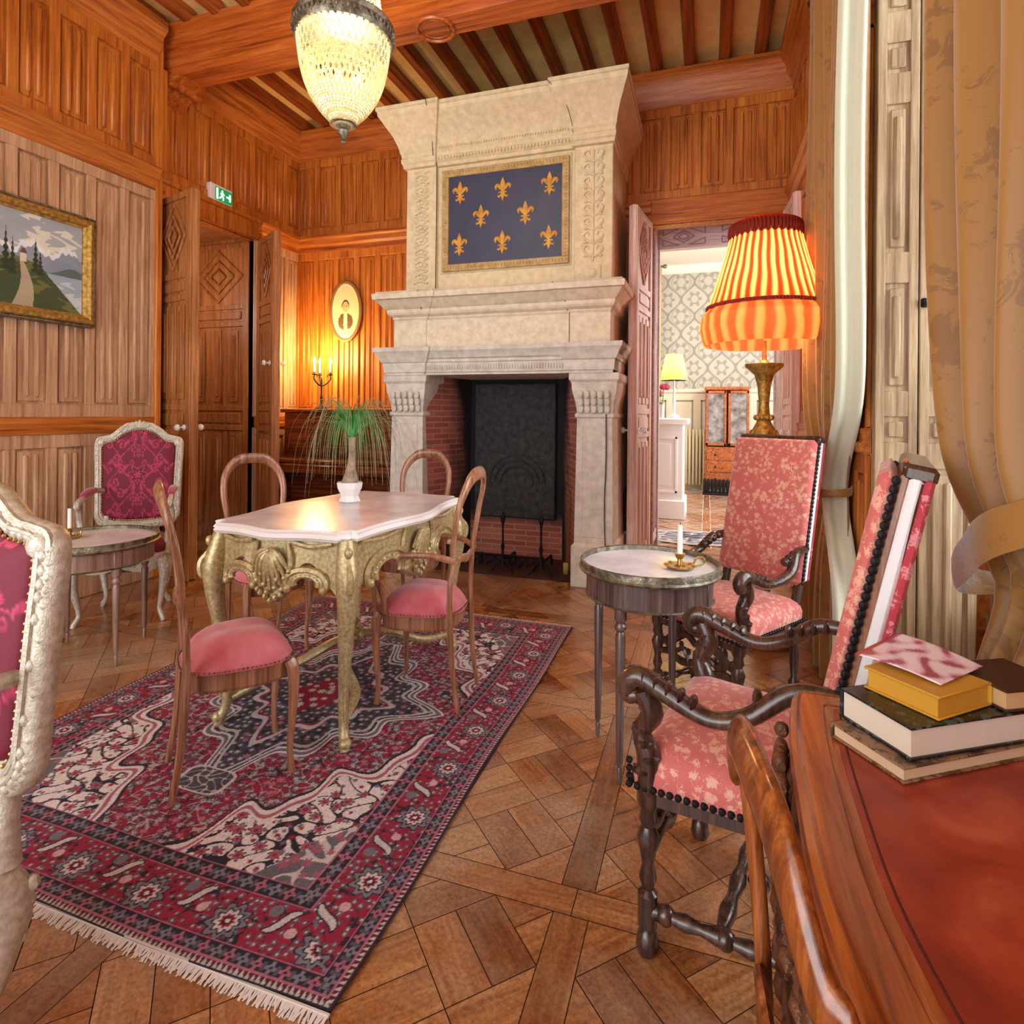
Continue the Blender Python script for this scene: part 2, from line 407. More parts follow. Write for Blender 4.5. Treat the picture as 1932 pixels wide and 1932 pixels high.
def rug_colors(x, y, W, Ln):
    c = np.empty(x.shape+(3,)); c[:] = RED
    dx = np.minimum(x, W-x); dy = np.minimum(y, Ln-y); d = np.minimum(dx, dy)
    side = dx < dy
    s = np.where(side, y, x); t = d
    q, idn = florets(x, y, 0.021, 11, 0.3, 5)
    def band(a, b): return (d >= a) & (d < b)
    # guard bands
    for a, b, p in ((0.022, 0.058, 0.036), (0.195, 0.238, 0.043)):
        m = band(a, b); c[m] = DARK
        sp = (s/p) % 2; u = (s/p) % 1-.5; v = (t-(a+b)/2)/p
        r = np.hypot(u, v); th = np.arctan2(v, u)
        fl = r < 0.34*(1+.35*np.cos(4*th))
        put(c, m & fl & (sp < 1), PINK*.9); put(c, m & fl & (sp >= 1), GREY*1.2)
        put(c, m & (r < .1), DARK)
        xx = (np.abs(np.abs(u)-.5) < .10) & (np.abs(v) < .3)
        put(c, m & xx, GREY*.55)
    m = band(0, 0.022); c[m] = rgb('#571a2c')
    tr = ((s/0.014) % 1) < (1-t/0.022); put(c, m & tr & (t > .006), IVORY*.75)
    put(c, band(0, 0.005), DARK)
    for e in (0.022, 0.06, 0.193, 0.24): put(c, np.abs(d-e) < 0.0022, PINK)
    # main border
    m = band(0.062, 0.191); p = 0.125; tc = 0.1265
    c[m] = RED
    k = np.floor(s/p); u = (s/p % 1-.5)*p; v = t-tc+0.018*np.cos(k*PI)
    odd = (k % 2) == 0
    put(c, m & (vines(x, y, 62, 0.5) < .14), DARK)
    put(c, m & (q < .85) & (idn < .75), GREY*.7); put(c, m & (q < .6) & (idn > .3) & (idn < .6), rgb('#8f5a70')); put(c, m & (q < .35) & (idn < .75), IVORY*.75); put(c, m & (q < .7) & (idn > .85), DARK)
    r = np.hypot(u, v); th = np.arctan2(v, u); R = 0.044*(1+.16*np.cos(9*th))
    for lim, col in ((1.12, DARK), (1.0, GREY*1.15), (.74, DARK), (.62, IVORY*.85), (.40, RED), (.26, DARK), (.14, IVORY)):
        put(c, m & odd & (r < R*lim), col)
    # leaf shapes between
    a = (u*.8+v*.6); b = (-u*.6+v*.8)
    lf = (np.abs(a) < .048) & (np.abs(b-.012*np.sin(a*50)) < .013*(1-(a/.05)**2)+.003)
    lf2 = (np.abs(a) < .042) & (np.abs(b-.012*np.sin(a*50)) < .009*(1-(a/.05)**2)+.001)
    put(c, m & ~odd & lf, DARK); put(c, m & ~odd & lf2, IVORY*.8)
    blob = np.hypot(u+.035, v-.02) < .017; put(c, m & ~odd & blob, GREY); put(c, m & ~odd & (np.hypot(u-.038, v+.022) < .014), rgb('#c7a0a8'))
    # field
    f = d >= 0.242; X = x-W/2; Y = y-Ln/2; aX = W/2-.242; aY = Ln/2-.242
    th = np.arctan2(Y/aY, X/aX)
    lob = 1+.06*np.cos(14*th)+.03*np.cos(26*th+1)
    rr = (np.abs(X)/aX*0.80+(np.abs(Y)/aY)**1.15*0.80)/lob
    inside = rr < 0.98
    q3, id3 = florets(x, y, 0.034, 21, .35, 6); q4, id4 = florets(x, y, 0.05, 31, .35, 7)
    fi = f & inside
    c[fi] = RED
    put(c, fi & (vines(x, y, 75, 1.2) < .16), DARK*1.3); put(c, fi & (q3 < 1.0) & (id3 < .75), DARK)
    put(c, fi & (q3 < .8) & (id3 < .75), GREY*1.1); put(c, fi & (q3 < .42) & (id3 < .75), IVORY*.8); put(c, fi & (q < .6) & (idn < .3), GREY*.9); put(c, fi & (q3 < .2), RED)
    put(c, fi & (q3 < .7) & (id3 > .82), PINK); put(c, fi & (vines(x, y, 95, 3.2) < .1), IVORY*.6)
    # spandrels
    co = f & ~inside
    c[co] = IVORY
    put(c, co & (vines(x, y, 58, 2.0) < .33), DARK); put(c, co & (q4 < .9) & (id4 < .55), DARK); put(c, co & (q4 < .7) & (id4 < .55), PINK*.9)
    put(c, co & (q4 < .35), RED); put(c, co & (q3 < .5) & (id3 > .5), GREY)
    corner = f & ((aX-np.abs(X))/.16+(aY-np.abs(Y))/.26 < 1)
    put(c, corner, GREY*.8); put(c, corner & (vines(x, y, 50, 4) < .3), IVORY*.8); put(c, corner & (q4 < .6), PINK*.8)
    put(c, f & (np.abs(rr-.98) < .035), IVORY); put(c, f & (np.abs(rr-.985) < .012), PINK*.9); put(c, f & (np.abs(rr-.935) < .010), DARK)
    # medallion
    thm = np.arctan2(Y, X)
    mr = (np.abs(X)/.50+np.abs(Y)/.60)/(1+.09*np.cos(12*thm))
    med = mr < 1
    c[med] = rgb('#45414c')
    put(c, med & (vines(x, y, 80, .3) < .25), DARK); put(c, med & (q3 < .75), GREY*1.15); put(c, med & (q3 < .4), IVORY*.8); put(c, med & (q3 < .75) & (id3 > .8), PINK)
    for e, wd, col in ((1.0, .045, IVORY), (1.0, .02, GREY), (.9, .018, IVORY*.8), (.62, .03, IVORY*.8), (.58, .012, RED)):
        put(c, np.abs(mr-e) < wd, col)
    put(c, mr < .3, RED*.9); put(c, (mr < .3) & (q4 < .7), IVORY*.8)
    for sg in (-1, 1):   # small cartouches at each end
        v = Y-sg*.62; e = (np.abs(X)/.085)**4+(np.abs(v)/.055)**4
        put(c, e < 1.6, IVORY*.9); put(c, e < 1.0, rgb('#4b4852')); put(c, (e < 1) & (vines(x, y, 110, .3) < .3), IVORY*.7)
    n = hashn(np.floor(x/.004), np.floor(y/.004), 5)
    return np.clip(c*(.82+.36*n[..., None]), 0, 1)
def damask(u, v, a=rgb('#6e0a28'), b=rgb('#a02046'), hi=rgb('#b83c60')):
    """symmetric scroll design, u across (0 = axis), v up, metres."""
    U = np.abs(u); c = np.empty(u.shape+(3,)); c[:] = a
    w_ = np.zeros(u.shape, bool); dk = np.zeros(u.shape, bool)
    stem = .075+.055*np.sin(v*2*PI/.30); w_ |= np.abs(U-stem) < .006
    w_ |= np.abs(U-(.215-stem*.8)) < .004
    for cy in np.arange(-.45, .61, .15):
        V = v-cy; odd = int(round((cy+.45)/.15)) % 2
        r = np.hypot(U, V); th = np.arctan2(V, U+1e-6)
        R = (.050 if odd else .036)*(1+.30*np.cos(7*th-.4)); w_ |= (np.abs(r-R) < .006) | (r < R*.45)
        dk |= r < R*.7
        for ox, oy, rr, sg in ((.115, .035, .032, 1), (.15, -.045, .028, -1), (.20, .03, .024, 1), (.045, .075, .020, -1)):
            dx = U-ox; dy = V-oy; r2 = np.hypot(dx, dy); t2 = np.arctan2(dy, dx)
            sp = np.abs(((r2/rr*1.3+sg*t2/(2*PI)) % 1)-.5) < .24
            w_ |= (r2 < rr) & sp
            lx = dx*.8+dy*.6*sg; ly = -dx*.6*sg+dy*.8
            lf = (np.abs(lx-.045) < .026) & (np.abs(ly) < .011*(1-((lx-.045)/.026)**2)); w_ |= lf
    c[dk] = a*.6; c[w_] = b
    e = w_ & (np.sin(u*900)*np.sin(v*900) > .2); c[e] = hi
    return c
# ------------------------------------------------------------------ room shell
XL, XLN, YB, XR = -3.94, -3.80, 5.0, 0.63      # far left wall, near left wall, back wall, right wall
YN = 3.22                                       # where the proud near panelling ends
Y0 = -1.6                                       # the side behind the camera stays open to the daylight
ZC = 4.055
def wb(mb, k, base, s0, s1, z0, z1, d0, d1, b=0):
    if k == 'L': mb.bx(base+d0, base+d1, s0, s1, z0, z1, b)
    elif k == 'B': mb.bx(s0, s1, base-d1, base-d0, z0, z1, b)
    elif k == 'R': mb.bx(base-d1, base-d0, s0, s1, z0, z1, b)
    elif k == 'F': mb.bx(s0, s1, base+d0, base+d1, z0, z1, b)
def mould(mb, k, base, s0, s1, prof):
    def P(d, s, z):
        return {'L': (base+d, s, z), 'B': (s, base-d, z), 'R': (base-d, s, z), 'F': (s, base+d, z)}[k]
    mb.loft([[P(d, s0, z) for d, z in prof], [P(d, s1, z) for d, z in prof]])
def panels(mb, k, base, s0, s1, z0, z1, pitch=0.235, st=0.062, rail=0.085):
    wb(mb, k, base, s0, s1, z0, z1, -0.02, 0.0)
    n = max(1, round((s1-s0)/pitch)); p = (s1-s0)/n
    wb(mb, k, base, s0, s1, z0, z0+rail, 0, 0.022, .004); wb(mb, k, base, s0, s1, z1-rail, z1, 0, 0.022, .004)
    for i in range(n+1):
        a = s0+i*p-st/2; b = a+st
        wb(mb, k, base, max(a, s0), min(b, s1), z0+rail-.005, z1-rail+.005, 0, 0.0205, .004)
    for i in range(n):
        a = s0+i*p+st/2; b = s0+(i+1)*p-st/2; w_ = b-a
        wb(mb, k, base, a+.012, b-.012, z0+rail+.012, z1-rail-.012, 0, 0.009, .004)
        for f in (.33, .67):                   # folded linen ridges
            c = a+w_*f
            wb(mb, k, base, c-.014, c+.014, z0+rail+.035, z1-rail-.035, 0.003, 0.021, .009)
# walls: backing + panelling
def wall_run(mbU, mbL, mbT, k, base, s0, s1, lo=0.0, door=None):
    segs = [(s0, s1)]
    if door: segs = [(s0, door[0]), (door[1], s1)]
    for a, b in segs:
        if b-a < .03: continue
        panels(mbL, k, base, a, b, 0.16, 1.05)
        wb(mbL, k, base, a, b, 0, .16, 0, .03, .006)
        panels(mbL, k, base, a, b, 1.15, 2.79)
        mould(mbT, k, base, a, b, [(0, 1.04), (.035, 1.05), (.045, 1.09), (.03, 1.10), (.04, 1.15), (0, 1.16)])
        mould(mbT, k, base, a, b, [(0, 2.77), (.03, 2.78), (.035, 2.83), (.06, 2.85), (.065, 2.89), (.085, 2.905), (.085, 2.93), (0, 2.94)])
    panels(mbU, k, base, s0, s1, 2.94, 3.71)
    mould(mbT, k, base, s0, s1, [(0, 3.69), (.03, 3.70), (.035, 3.75), (.08, 3.80), (.085, 3.85), (.13, 3.90), (.13, 3.955), (0, 3.955)])
def wallset(name, runs, mt, back):
    U, Lw, T = MB(), MB(), MB()
    for r in runs: wall_run(U, Lw, T, *r)
    o = struct(back.build(name, M['panel'], flat=True))
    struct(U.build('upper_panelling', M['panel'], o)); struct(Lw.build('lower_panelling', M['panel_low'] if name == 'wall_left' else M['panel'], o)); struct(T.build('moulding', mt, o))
    return o
DY0, DY1, DZ = 3.40, 4.39, 2.76
b = MB(); b.bx(XL-.12, XLN-.02, Y0, YN-.02, 0, ZC); b.bx(XL-.12, XL-.02, YN-.1, DY0, 0, ZC); b.bx(XL-.12, XL-.02, DY1, YB+.1, 0, ZC); b.bx(XL-.12, XL-.02, DY0-.05, DY1+.05, DZ, ZC)
wall = wallset('wall_left', [('L', XLN, Y0, YN), ('L', XL, YN, YB, 0, (DY0, DY1))], M['panel_hy'], b)
e = MB(); e.bx(XL, XLN+.045, YN-.005, YN+.045, 0, 3.95, .008); e.bx(XL, XLN+.02, YN+.045, YN+.10, 2.95, 3.69, .006)
e.bx(XL, XL+.035, DY0-.05, DY1+.05, DZ, DZ+.16, .01); e.bx(XL, XL+.06, DY0-.05, DY1+.05, DZ+.15, DZ+.19, .008)
struct(e.build('pilaster', M['panel'], wall))
# back wall: alcove left of the fireplace, then the wall with the doorway
RX0, RX1, RZ = -0.45, 0.57, 2.76
b = MB(); b.bx(XL-.1, RX0, YB, YB+.12, 0, ZC); b.bx(RX1, XR+.1, YB, YB+.12, 0, ZC); b.bx(RX0-.02, RX1+.02, YB, YB+.12, RZ, ZC)
wall = wallset('wall_back', [('B', YB-.02, XL, XR, 0, (RX0, RX1))], M['panel_hx'], b)
e = MB(); e.bx(RX0-.04, RX1+.04, YB-.06, YB-.02, RZ, RZ+.2, .01)
struct(e.build('door_head', M['panel_hx'], wall))
# right wall with the window niche
WY0, WY1, WZ = 1.30, 2.72, 3.62
b = MB(); b.bx(XR+.02, XR+.12, Y0, WY0, 0, ZC); b.bx(XR+.02, XR+.12, WY1, YB+.1, 0, ZC); b.bx(XR+.02, XR+.12, WY0-.01, WY1+.01, WZ, ZC)
wall = wallset('wall_right', [('R', XR, WY1, YB-.02), ('R', XR, Y0, WY0)], M['panel_hy'], b)
b = MB()
b.bx(XR+.12, 1.12, WY0-.1, WY0, 0, WZ); b.bx(XR+.12, 1.12, WY1, WY1+.1, 0, WZ); b.bx(XR+.02, 1.12, WY0-.1, WY1+.1, WZ, WZ+.1)
b.bx(XR+.02, 1.12, WY0-.1, WY1+.1, -.1, 0.0)
struct(b.build('trim_1', M['panel_hy'], flat=True))
struct(tag(o := MB().bx(1.02, 1.10, WY0, WY1, 0, .45).build('trim_2', M['shutter'])))
# window frame with panes
w_ = MB()
ym = (WY0+WY1)/2
for a, c in ((WY0, WY0+.07), (ym-.05, ym+.05), (WY1-.07, WY1)): w_.bx(1.03, 1.09, a, c, .45, WZ, .008)
for z in (.45, 1.25, 2.05, 2.75, WZ-.07): w_.bx(1.035, 1.085, WY0, WY1, z, z+.06, .008)
win = struct(w_.build('window_1', M['shutter']))
g = MB(); g.bx(1.055, 1.061, WY0+.06, ym-.04, .5, WZ-.05); g.bx(1.055, 1.061, ym+.04, WY1-.06, .5, WZ-.05)
struct(g.build('pane', M['glass'], win))
# ceiling: plaster, main beam, rafters
struct(MB().bx(XL-.1, XR+.5, Y0, YB+.1, ZC, ZC+.08).build('ceiling', M['plaster'], flat=True))
BY0, BY1, BZ = 3.30, 3.62, 3.68
bm = MB(); prof = [(BY0+.03, ZC), (BY0-.05, 3.99), (BY0-.05, 3.955), (BY0, 3.93), (BY0, 3.86), (BY0+.02, 3.85), (BY0+.02, 3.72), (BY0+.05, BZ+.02), (BY0+.07, BZ), (BY1-.07, BZ), (BY1-.05, BZ+.02), (BY1-.02, 3.72), (BY1-.02, 3.85), (BY1, 3.86), (BY1, 3.93), (BY1+.05, 3.955), (BY1+.05, 3.99), (BY1-.03, ZC)]
bm.loft([[(x, y, z) for y, z in prof] for x in (XL, XR)])
bo = struct(bm.build('ceiling_beam', M['beam'], ang=.3))
r = MB(); ring = [(-1.69+.12*math.cos(a), 3.46+.12*math.sin(a), BZ-.004) for a in np.linspace(0, 2*PI, 25)[:-1]]
r.tube(ring, .012, 6, 1, closed=True); r.tube([(-1.69+.09*math.cos(a), 3.46+.09*math.sin(a), BZ-.002) for a in np.linspace(0, 2*PI, 25)[:-1]], .006, 6, 1, closed=True)
struct(r.build('carved_roundel', M['beam'], bo))
cb = MB()   # carved corbel at the left end
cb.prism([(XL, 3.50), (XL, 3.69), (XL+.24, 3.69), (XL+.24, 3.655), (XL+.15, 3.63), (XL+.08, 3.585)], BY0+.04, BY1-.04, Matrix(((1, 0, 0, 0), (0, 0, 1, 0), (0, 1, 0, 0), (0, 0, 0, 1))))
cb.lathe([(.001, 0), (.035, 0), (.035, .27), (.001, .27)], (XL+.15, BY0+.03, 3.635), 12, (0, 1, 0))
struct(cb.build('corbel', M['beam'], bo))
xs = [0.366-.26*i for i in range(-1, 17)]
for i, x in enumerate(xs):
    for (ya, yb_) in ((BY1+.03, YB-.02), (Y0, BY0-.03)):
        if ya < 0 and (x > .2 or False): pass
        m = MB(); m.loft([[(x+a, y, z) for a, z in ((-.042, ZC), (-.044, 3.995), (-.030, 3.965), (.030, 3.965), (.044, 3.995), (.042, ZC))] for y in (ya, yb_)])
        o = m.build('ceiling_rafter', M['rafter'], ang=.3); struct(o)

# ------------------------------------------------------------------ parquet floor (Versailles panels) as one surface
def clip(poly, x0, x1, y0, y1):
    for ax, lim, sg in ((0, x0, 1), (0, x1, -1), (1, y0, 1), (1, y1, -1)):
        out = []
        for i in range(len(poly)):
            a, b_ = poly[i-1], poly[i]
            da, db = sg*(a[ax]-lim), sg*(b_[ax]-lim)
            if (da >= 0) != (db >= 0):
                t = da/(da-db); out.append((a[0]+t*(b_[0]-a[0]), a[1]+t*(b_[1]-a[1])))
            if db >= 0: out.append(b_)
        poly = out
        if len(poly) < 3: return []
    return poly
def parquet(name, X0, X1, Ya, Yb, P=0.98, ox=-0.30, oy=1.43, z=0.0):
    V, F, U, Cc = [], [], [], []
    rnd = random.Random(3)
    def emit(poly, ang):
        poly = clip(poly, X0, X1, Ya, Yb)
        if len(poly) < 3: return
        val = rnd.random(); o = rnd.random()*50; ca, sa = math.cos(ang), math.sin(ang)
        b0 = len(V)
        for p in poly:
            V.append((p[0], p[1], z)); U.append((p[0]*ca+p[1]*sa+o, -p[0]*sa+p[1]*ca+o*3)); Cc.append(val)
        F.append(tuple(range(b0, b0+len(poly))))
    g = .0012; fw = .085; s2 = math.sqrt(.5)
    for i in range(int((X0-ox)//P)-1, int((X1-ox)//P)+2):
        for j in range(int((Ya-oy)//P)-1, int((Yb-oy)//P)+2):
            x0, y0 = ox+i*P, oy+j*P; x1, y1 = x0+P, y0+P
            if x1 < X0 or x0 > X1 or y1 < Ya or y0 > Yb: continue
            h = fw/2
            emit([(x0+g, y0-h+g), (x1-g, y0-h+g), (x1-g, y0+h-g), (x0+g, y0+h-g)], 0)
            emit([(x0-h+g, y0+h+g), (x0+h-g, y0+h+g), (x0+h-g, y1-h-g), (x0-h+g, y1-h-g)], PI/2)
            ix0, ix1, iy0, iy1 = x0+h+g, x1-h-g, y0+h+g, y1-h-g
            cx, cy = (x0+x1)/2, (y0+y1)/2; c = (P-fw)/math.sqrt(2)/3
            for a in range(-4, 5):
                for b_ in range(-4, 5):
                    n = 2
                    for k in range(n):
                        if (a+b_) % 2: r_ = (a*c+g, (a+1)*c-g, b_*c+k*c/n+g, b_*c+(k+1)*c/n-g)
                        else: r_ = (a*c+k*c/n+g, a*c+(k+1)*c/n-g, b_*c+g, (b_+1)*c-g)
                        q = [(r_[0], r_[2]), (r_[1], r_[2]), (r_[1], r_[3]), (r_[0], r_[3])]
                        q = [(p[0]-c/2, p[1]-c/2) for p in q]
                        q = [(cx+(p[0]-p[1])*s2, cy+(p[0]+p[1])*s2) for p in q]
                        q = clip(q, ix0, ix1, iy0, iy1)
                        if len(q) >= 3: emit(q, PI/4 if (a+b_) % 2 else -PI/4)
    me = bpy.data.meshes.new(name); me.from_pydata(V, [], F)
    uv = me.uv_layers.new(name='UVMap')
    li = np.zeros(len(me.loops), np.int32); me.loops.foreach_get('vertex_index', li)
    uv.data.foreach_set('uv', np.array(U, np.float32)[li].ravel())
    a = me.attributes.new('Plank', 'FLOAT', 'POINT'); a.data.foreach_set('value', np.array(Cc, np.float32))
    m, nt, b = newmat('oak_parquet')
    v = coords(nt, (2.2, 26, 1), 'UV'); gr = noise_t(nt, v, 1.3, 7, .65, 1.2)
    at = nt.nodes.new('ShaderNodeAttribute'); at.attribute_name = 'Plank'
    col = ramp(nt, gr, [(.25, hx('#865230')), (.5, hx('#bb8250')), (.75, hx('#dcae7c'))])
    col = mix(nt, col, ramp(nt, at.outputs['Fac'], [(0, hx('#a8805e')), (.5, hx('#e8c8a0')), (1, hx('#ffffff'))]), .9, 'MULTIPLY')
    wear = noise_t(nt, coords(nt), 1.6, 5, .6)
    col = mix(nt, col, hx('#cbb298'), ramp(nt, wear, [(.44, (0, 0, 0, 1)), (.70, (.75, .75, .75, 1))]))
    sp_ = noise_t(nt, coords(nt), 90, 3, .7)
    col = mix(nt, col, ramp(nt, sp_, [(.35, hx('#8f7866')), (.6, hx('#ffffff'))]), .5, 'MULTIPLY')
    L(nt, col, b.inputs['Base Color'])
    L(nt, ramp(nt, wear, [(.3, (.2, .2, .2, 1)), (.7, (.38, .38, .38, 1))]), b.inputs['Roughness'])
    b.inputs['Coat Weight'].default_value = .25; b.inputs['Coat Roughness'].default_value = .18
    bump(nt, b, gr, .12, .003)
    me.materials.append(m); me.update()
    o = bpy.data.objects.new(name, me); C.objects.link(o); return struct(o)
fl = parquet('floor', XL-.8, XR+.5, -.6, YB+.6)
struct(MB().bx(XL-.9, XR+.6, -1.6, YB+.6, -.05, -.0015).build('subfloor', plain('dark_floor_joint', '#38200f', .9), fl, flat=True))

# ------------------------------------------------------------------ left doorway: reveal, two open leaves
b = MB()
b.bx(XL-.95, XL-.02, DY1, DY1+.03, 0, 2.95); b.bx(XL-.95, XL-.02, DY0-.03, DY0, 0, 2.95); b.bx(XL-.95, XL-.02, DY0, DY1, DZ+.03, DZ+.06)
b.bx(XL-.98, XL-.95, DY0-.03, DY1+.03, 0, 2.95)
struct(b.build('trim_3', M['door'], flat=True))
def diamond(mb, k, base, s0, s1, z0, z1, d=.014):
    cs, cz = (s0+s1)/2, (z0+z1)/2
    for sc2, dd in ((.96, d), (.62, d*1.6), (.3, d*2.2)):
        q = [((s1-s0)/2*sc2*math.cos(a), (z1-z0)/2*sc2*math.sin(a)) for a in (0, PI/2, PI, 3*PI/2)]
        for i in range(4):
            a, c = q[i], q[(i+1) % 4]; n = 1
            P = []
            for (s, z) in (a, c):
                s += cs; z += cz
                P.append({'L': (base+dd/2, s, z), 'B': (s, base-dd/2, z), 'R': (base-dd/2, s, z), 'F': (s, base+dd/2, z)}[k])
            mb.tube(P, .009, 5, 1, smooth=False)
def leaf_faces(mb, k, base, s0, s1, h):
    wb(mb, k, base, s0, s0+.06, 0, h, 0, .014, .003); wb(mb, k, base, s1-.06, s1, 0, h, 0, .014, .003)
    for z in (0, 1.02, 1.2, h-.78, h-.62, h-.05): wb(mb, k, base, s0+.055, s1-.055, z+.002, z+(.12 if z == 0 else .05)-.002, 0, .0125, .003)
    a, c = s0+.07, s1-.07
    diamond(mb, k, base, a, c, h-.56, h-.06)
    wb(mb, k, base, a+.02, c-.02, 1.09, 1.18, 0, .012, .004); wb(mb, k, base, a+.02, c-.02, h-.71, h-.64, 0, .012, .004)
    for i in range(3):
        p = a+(c-a)*(i+.5)/3
        wb(mb, k, base, p-.045, p+.045, .15, .99, 0, .010, .004); wb(mb, k, base, p-.02, p+.02, .2, .95, .005, .02, .006)
        wb(mb, k, base, p-.045, p+.045, 1.28, h-.81, 0, .010, .004); wb(mb, k, base, p-.02, p+.02, 1.33, h-.86, .005, .02, .006)
def leaf(name, hinge, end, h, mt, knob=None, z0=0.01):
    """door leaf: thing frame at hinge, x to the free edge."""
    d = Vector((end[0]-hinge[0], end[1]-hinge[1])); W = d.length; rz = math.atan2(d.y, d.x)
    m = MB(); m.bx(0, W, -.02, .02, z0, h)
    leaf_faces(m, 'B', -.02, 0, W, h-.005); leaf_faces(m, 'F', .02, 0, W, h-.005)
    o = m.build(name, mt); o.location = (hinge[0], hinge[1], 0); o.rotation_euler = (0, 0, rz); struct(o)
    if knob:
        kb = MB()
        for sg in (-1, 1):
            kb.lathe([(.001, 0), (.022, .002), (.022, .008), (.008, .01), (.008, .03), (.02, .038), (.026, .05), (.018, .064), (.001, .068)], (W-.06, sg*.032, knob), 12, (0, sg, 0))
        struct(kb.build('door_handle', M['whitepaint'], o))
    return o
leaf('door_1', (XL+.03, DY0-.02), (-3.44, 3.25), 2.77, M['door'], 1.08)
leaf('door_2', (XL+.03, DY1+.04), (-3.55, 4.215), 2.77, M['door'], 1.62)
point('doorway_fill', (XL-.55, 3.62, 2.2), 7, (1.0, .9, .78), .15)  # unseen lamp added to brighten the reveal panelling
# the panelled side of the reveal that shows through the doorway
m = MB(); leaf_faces(m, 'B', DY1, XL-.78, XL-.06, 2.76); m.bx(XL-.86, XL-.80, DY1-.03, DY1, 0, 2.76)
struct(m.build('trim_4', M['door']))
# ------------------------------------------------------------------ right doorway to the next room
b = MB(); ZD = 2.68; RZ2 = 2.95
b.bx(RX0-.1, RX0-.01, YB+.1, YB+.55, 0, ZC-.4); b.bx(RX1+.01, RX1+.1, YB+.1, YB+.55, 0, ZC-.4); b.bx(RX0-.1, RX1+.1, YB+.1, YB+.55, RZ2+.0, RZ2+.05)
b.bx(RX0, RX0+.035, YB+.45, YB+.52, 0, RZ2); b.bx(RX1-.035, RX1, YB+.45, YB+.52, 0, RZ2)
fr = b.bx(RX0, RX1, YB+.44, YB+.52, ZD, RZ2+.02).build('trim_5', M['lilac'], flat=True); struct(fr)
m = MB(); q = YB+.44
for (a, c) in ((-.40, -.02), (.1, .48)):
    cs, cz = (a+c)/2, ZD+.10
    for w1, h1 in ((.09, .055), (.05, .03)):
        pts = [(cs+w1, q-.003, cz), (cs, q-.003, cz+h1), (cs-w1, q-.003, cz), (cs, q-.003, cz-h1)]
        for i in range(4): m.tube([pts[i], pts[(i+1) % 4]], .006, 5, smooth=False)
    for sg in (-1, 1):
        for s2 in (-1, 1):
            pts = [(cs+sg*.04, q-.003, cz+s2*.075), (cs+sg*.18, q-.003, cz+s2*.075), (cs+sg*.18, q-.003, cz+s2*.02)]
            for i in range(3): m.tube([pts[i], pts[(i+1) % 3]], .005, 5, smooth=False)
struct(m.build('carved_lozenges', plain('dark_lilac_paint', '#a8929c', .5), fr))  # mouldings in a darker lilac than the lintel
m = MB(); panels(m, 'L', RX0, YB+.12, YB+.44, .1, RZ2-.05, .16, .04); panels(m, 'R', RX1, YB+.12, YB+.44, .1, RZ2-.05, .16, .04)
struct(m.build('reveal_panelling', M['lilac'], fr))
leaf('door_3', (RX0-.02, YB-.05), (-.535, 4.47), 2.77, M['pinkdoor'], 1.08)
leaf('door_4', (RX1-.0, YB-.05), (.59, 4.53), 2.77, M['pinkdoor'], 1.08)
# folded shutter in the far side of the window niche
def shutter(name, x0, x1, y):
    m = MB(); m.bx(x0, x1, y, y+.03, .02, 3.6)
    fr_ = lambda za, zb: (wb(m, 'B', y, x0+.027, x1-.027, za, zb, 0, .0105, .003))
    zs = [.02, .12, 1.0, 1.12, 1.22, 1.62, 1.70, 2.30, 2.42, 2.62, 2.72, 3.5, 3.6]
    wb(m, 'B', y, x0, x0+.032, .021, 3.599, 0, .012, .003); wb(m, 'B', y, x1-.032, x1, .021, 3.599, 0, .012, .003)
    for a, c in ((.02, .14), (1.0, 1.1), (1.2, 1.3), (1.72, 1.84), (2.42, 2.54), (2.66, 2.78), (3.5, 3.6)): fr_(a, c)
    for a, c in ((.14, 1.0), (1.1, 1.2), (1.3, 1.72), (1.84, 2.42), (2.54, 2.66), (2.78, 3.5)):
        wb(m, 'B', y, x0+.045, x1-.045, a+.02, c-.02, 0, .010, .005)
        if c-a > .3: wb(m, 'B', y, (x0+x1)/2-.014, (x0+x1)/2+.014, a+.05, c-.05, .004, .02, .007)
    o = m.build(name, M['shutter']); return o
s1 = shutter('window_shutter', .625, .768, 2.66); tag(s1, 'pale limed wood shutter leaf beside the far gold curtain', 'shutter')
s2 = shutter('window_shutter', .774, .965, 2.66); tag(s2, 'pale limed wood shutter leaf next to the near gold curtain, with dark catch', 'shutter')
c_ = MB(); c_.bx(.775, .80, 2.632, 2.65, 1.62, 1.655, .004); c_.sph((.785, 2.63, 1.64), .012)
c_.build('catch', M['iron'], s2)

# ------------------------------------------------------------------ fireplace
FX0, FX1 = -2.32, -0.646
fp = thing('fireplace', 'tall carved stone fireplace with flared hood and brick hearth', 'fireplace', (0, 0, 0))
def mblock(m, x0, x1, yf, yb_, prof, k=1.0):
    m.loft([[(x0-o*k, yf-o, z), (x1+o*k, yf-o, z), (x1+o*k, yb_, z), (x0-o*k, yb_, z)] for z, o in prof])
BK = YB-.03
JL = (-2.33, -2.065); JR = (-.866, -.62)
for (a, c) in (JL, JR):
    low = MB()
    mblock(low, a, c, 4.07, BK, [(0, .03), (.28, .03), (.30, .012), (1.17, .0), (1.18, .012), (1.20, .012), (1.21, 0)])
    mblock(low, a, c, 4.07, BK, [(1.21, 0), (1.28, .01), (1.36, .03), (1.42, .035), (1.44, .05), (1.485, .05)])
    low.bx(a+.04, c-.04, 4.055, 4.07, .34, 1.12, .006)
    for i in range(3):        # carved leaves on the capital
        for kx in range(5): low.sph((a+.03+kx*(c-a-.06)/4, 4.045-.012*i, 1.235+.05*i), (.022, .014, .03), 7, 5)
    low.build('jamb', M['stone_low'], fp, ang=.5)
lt = MB()
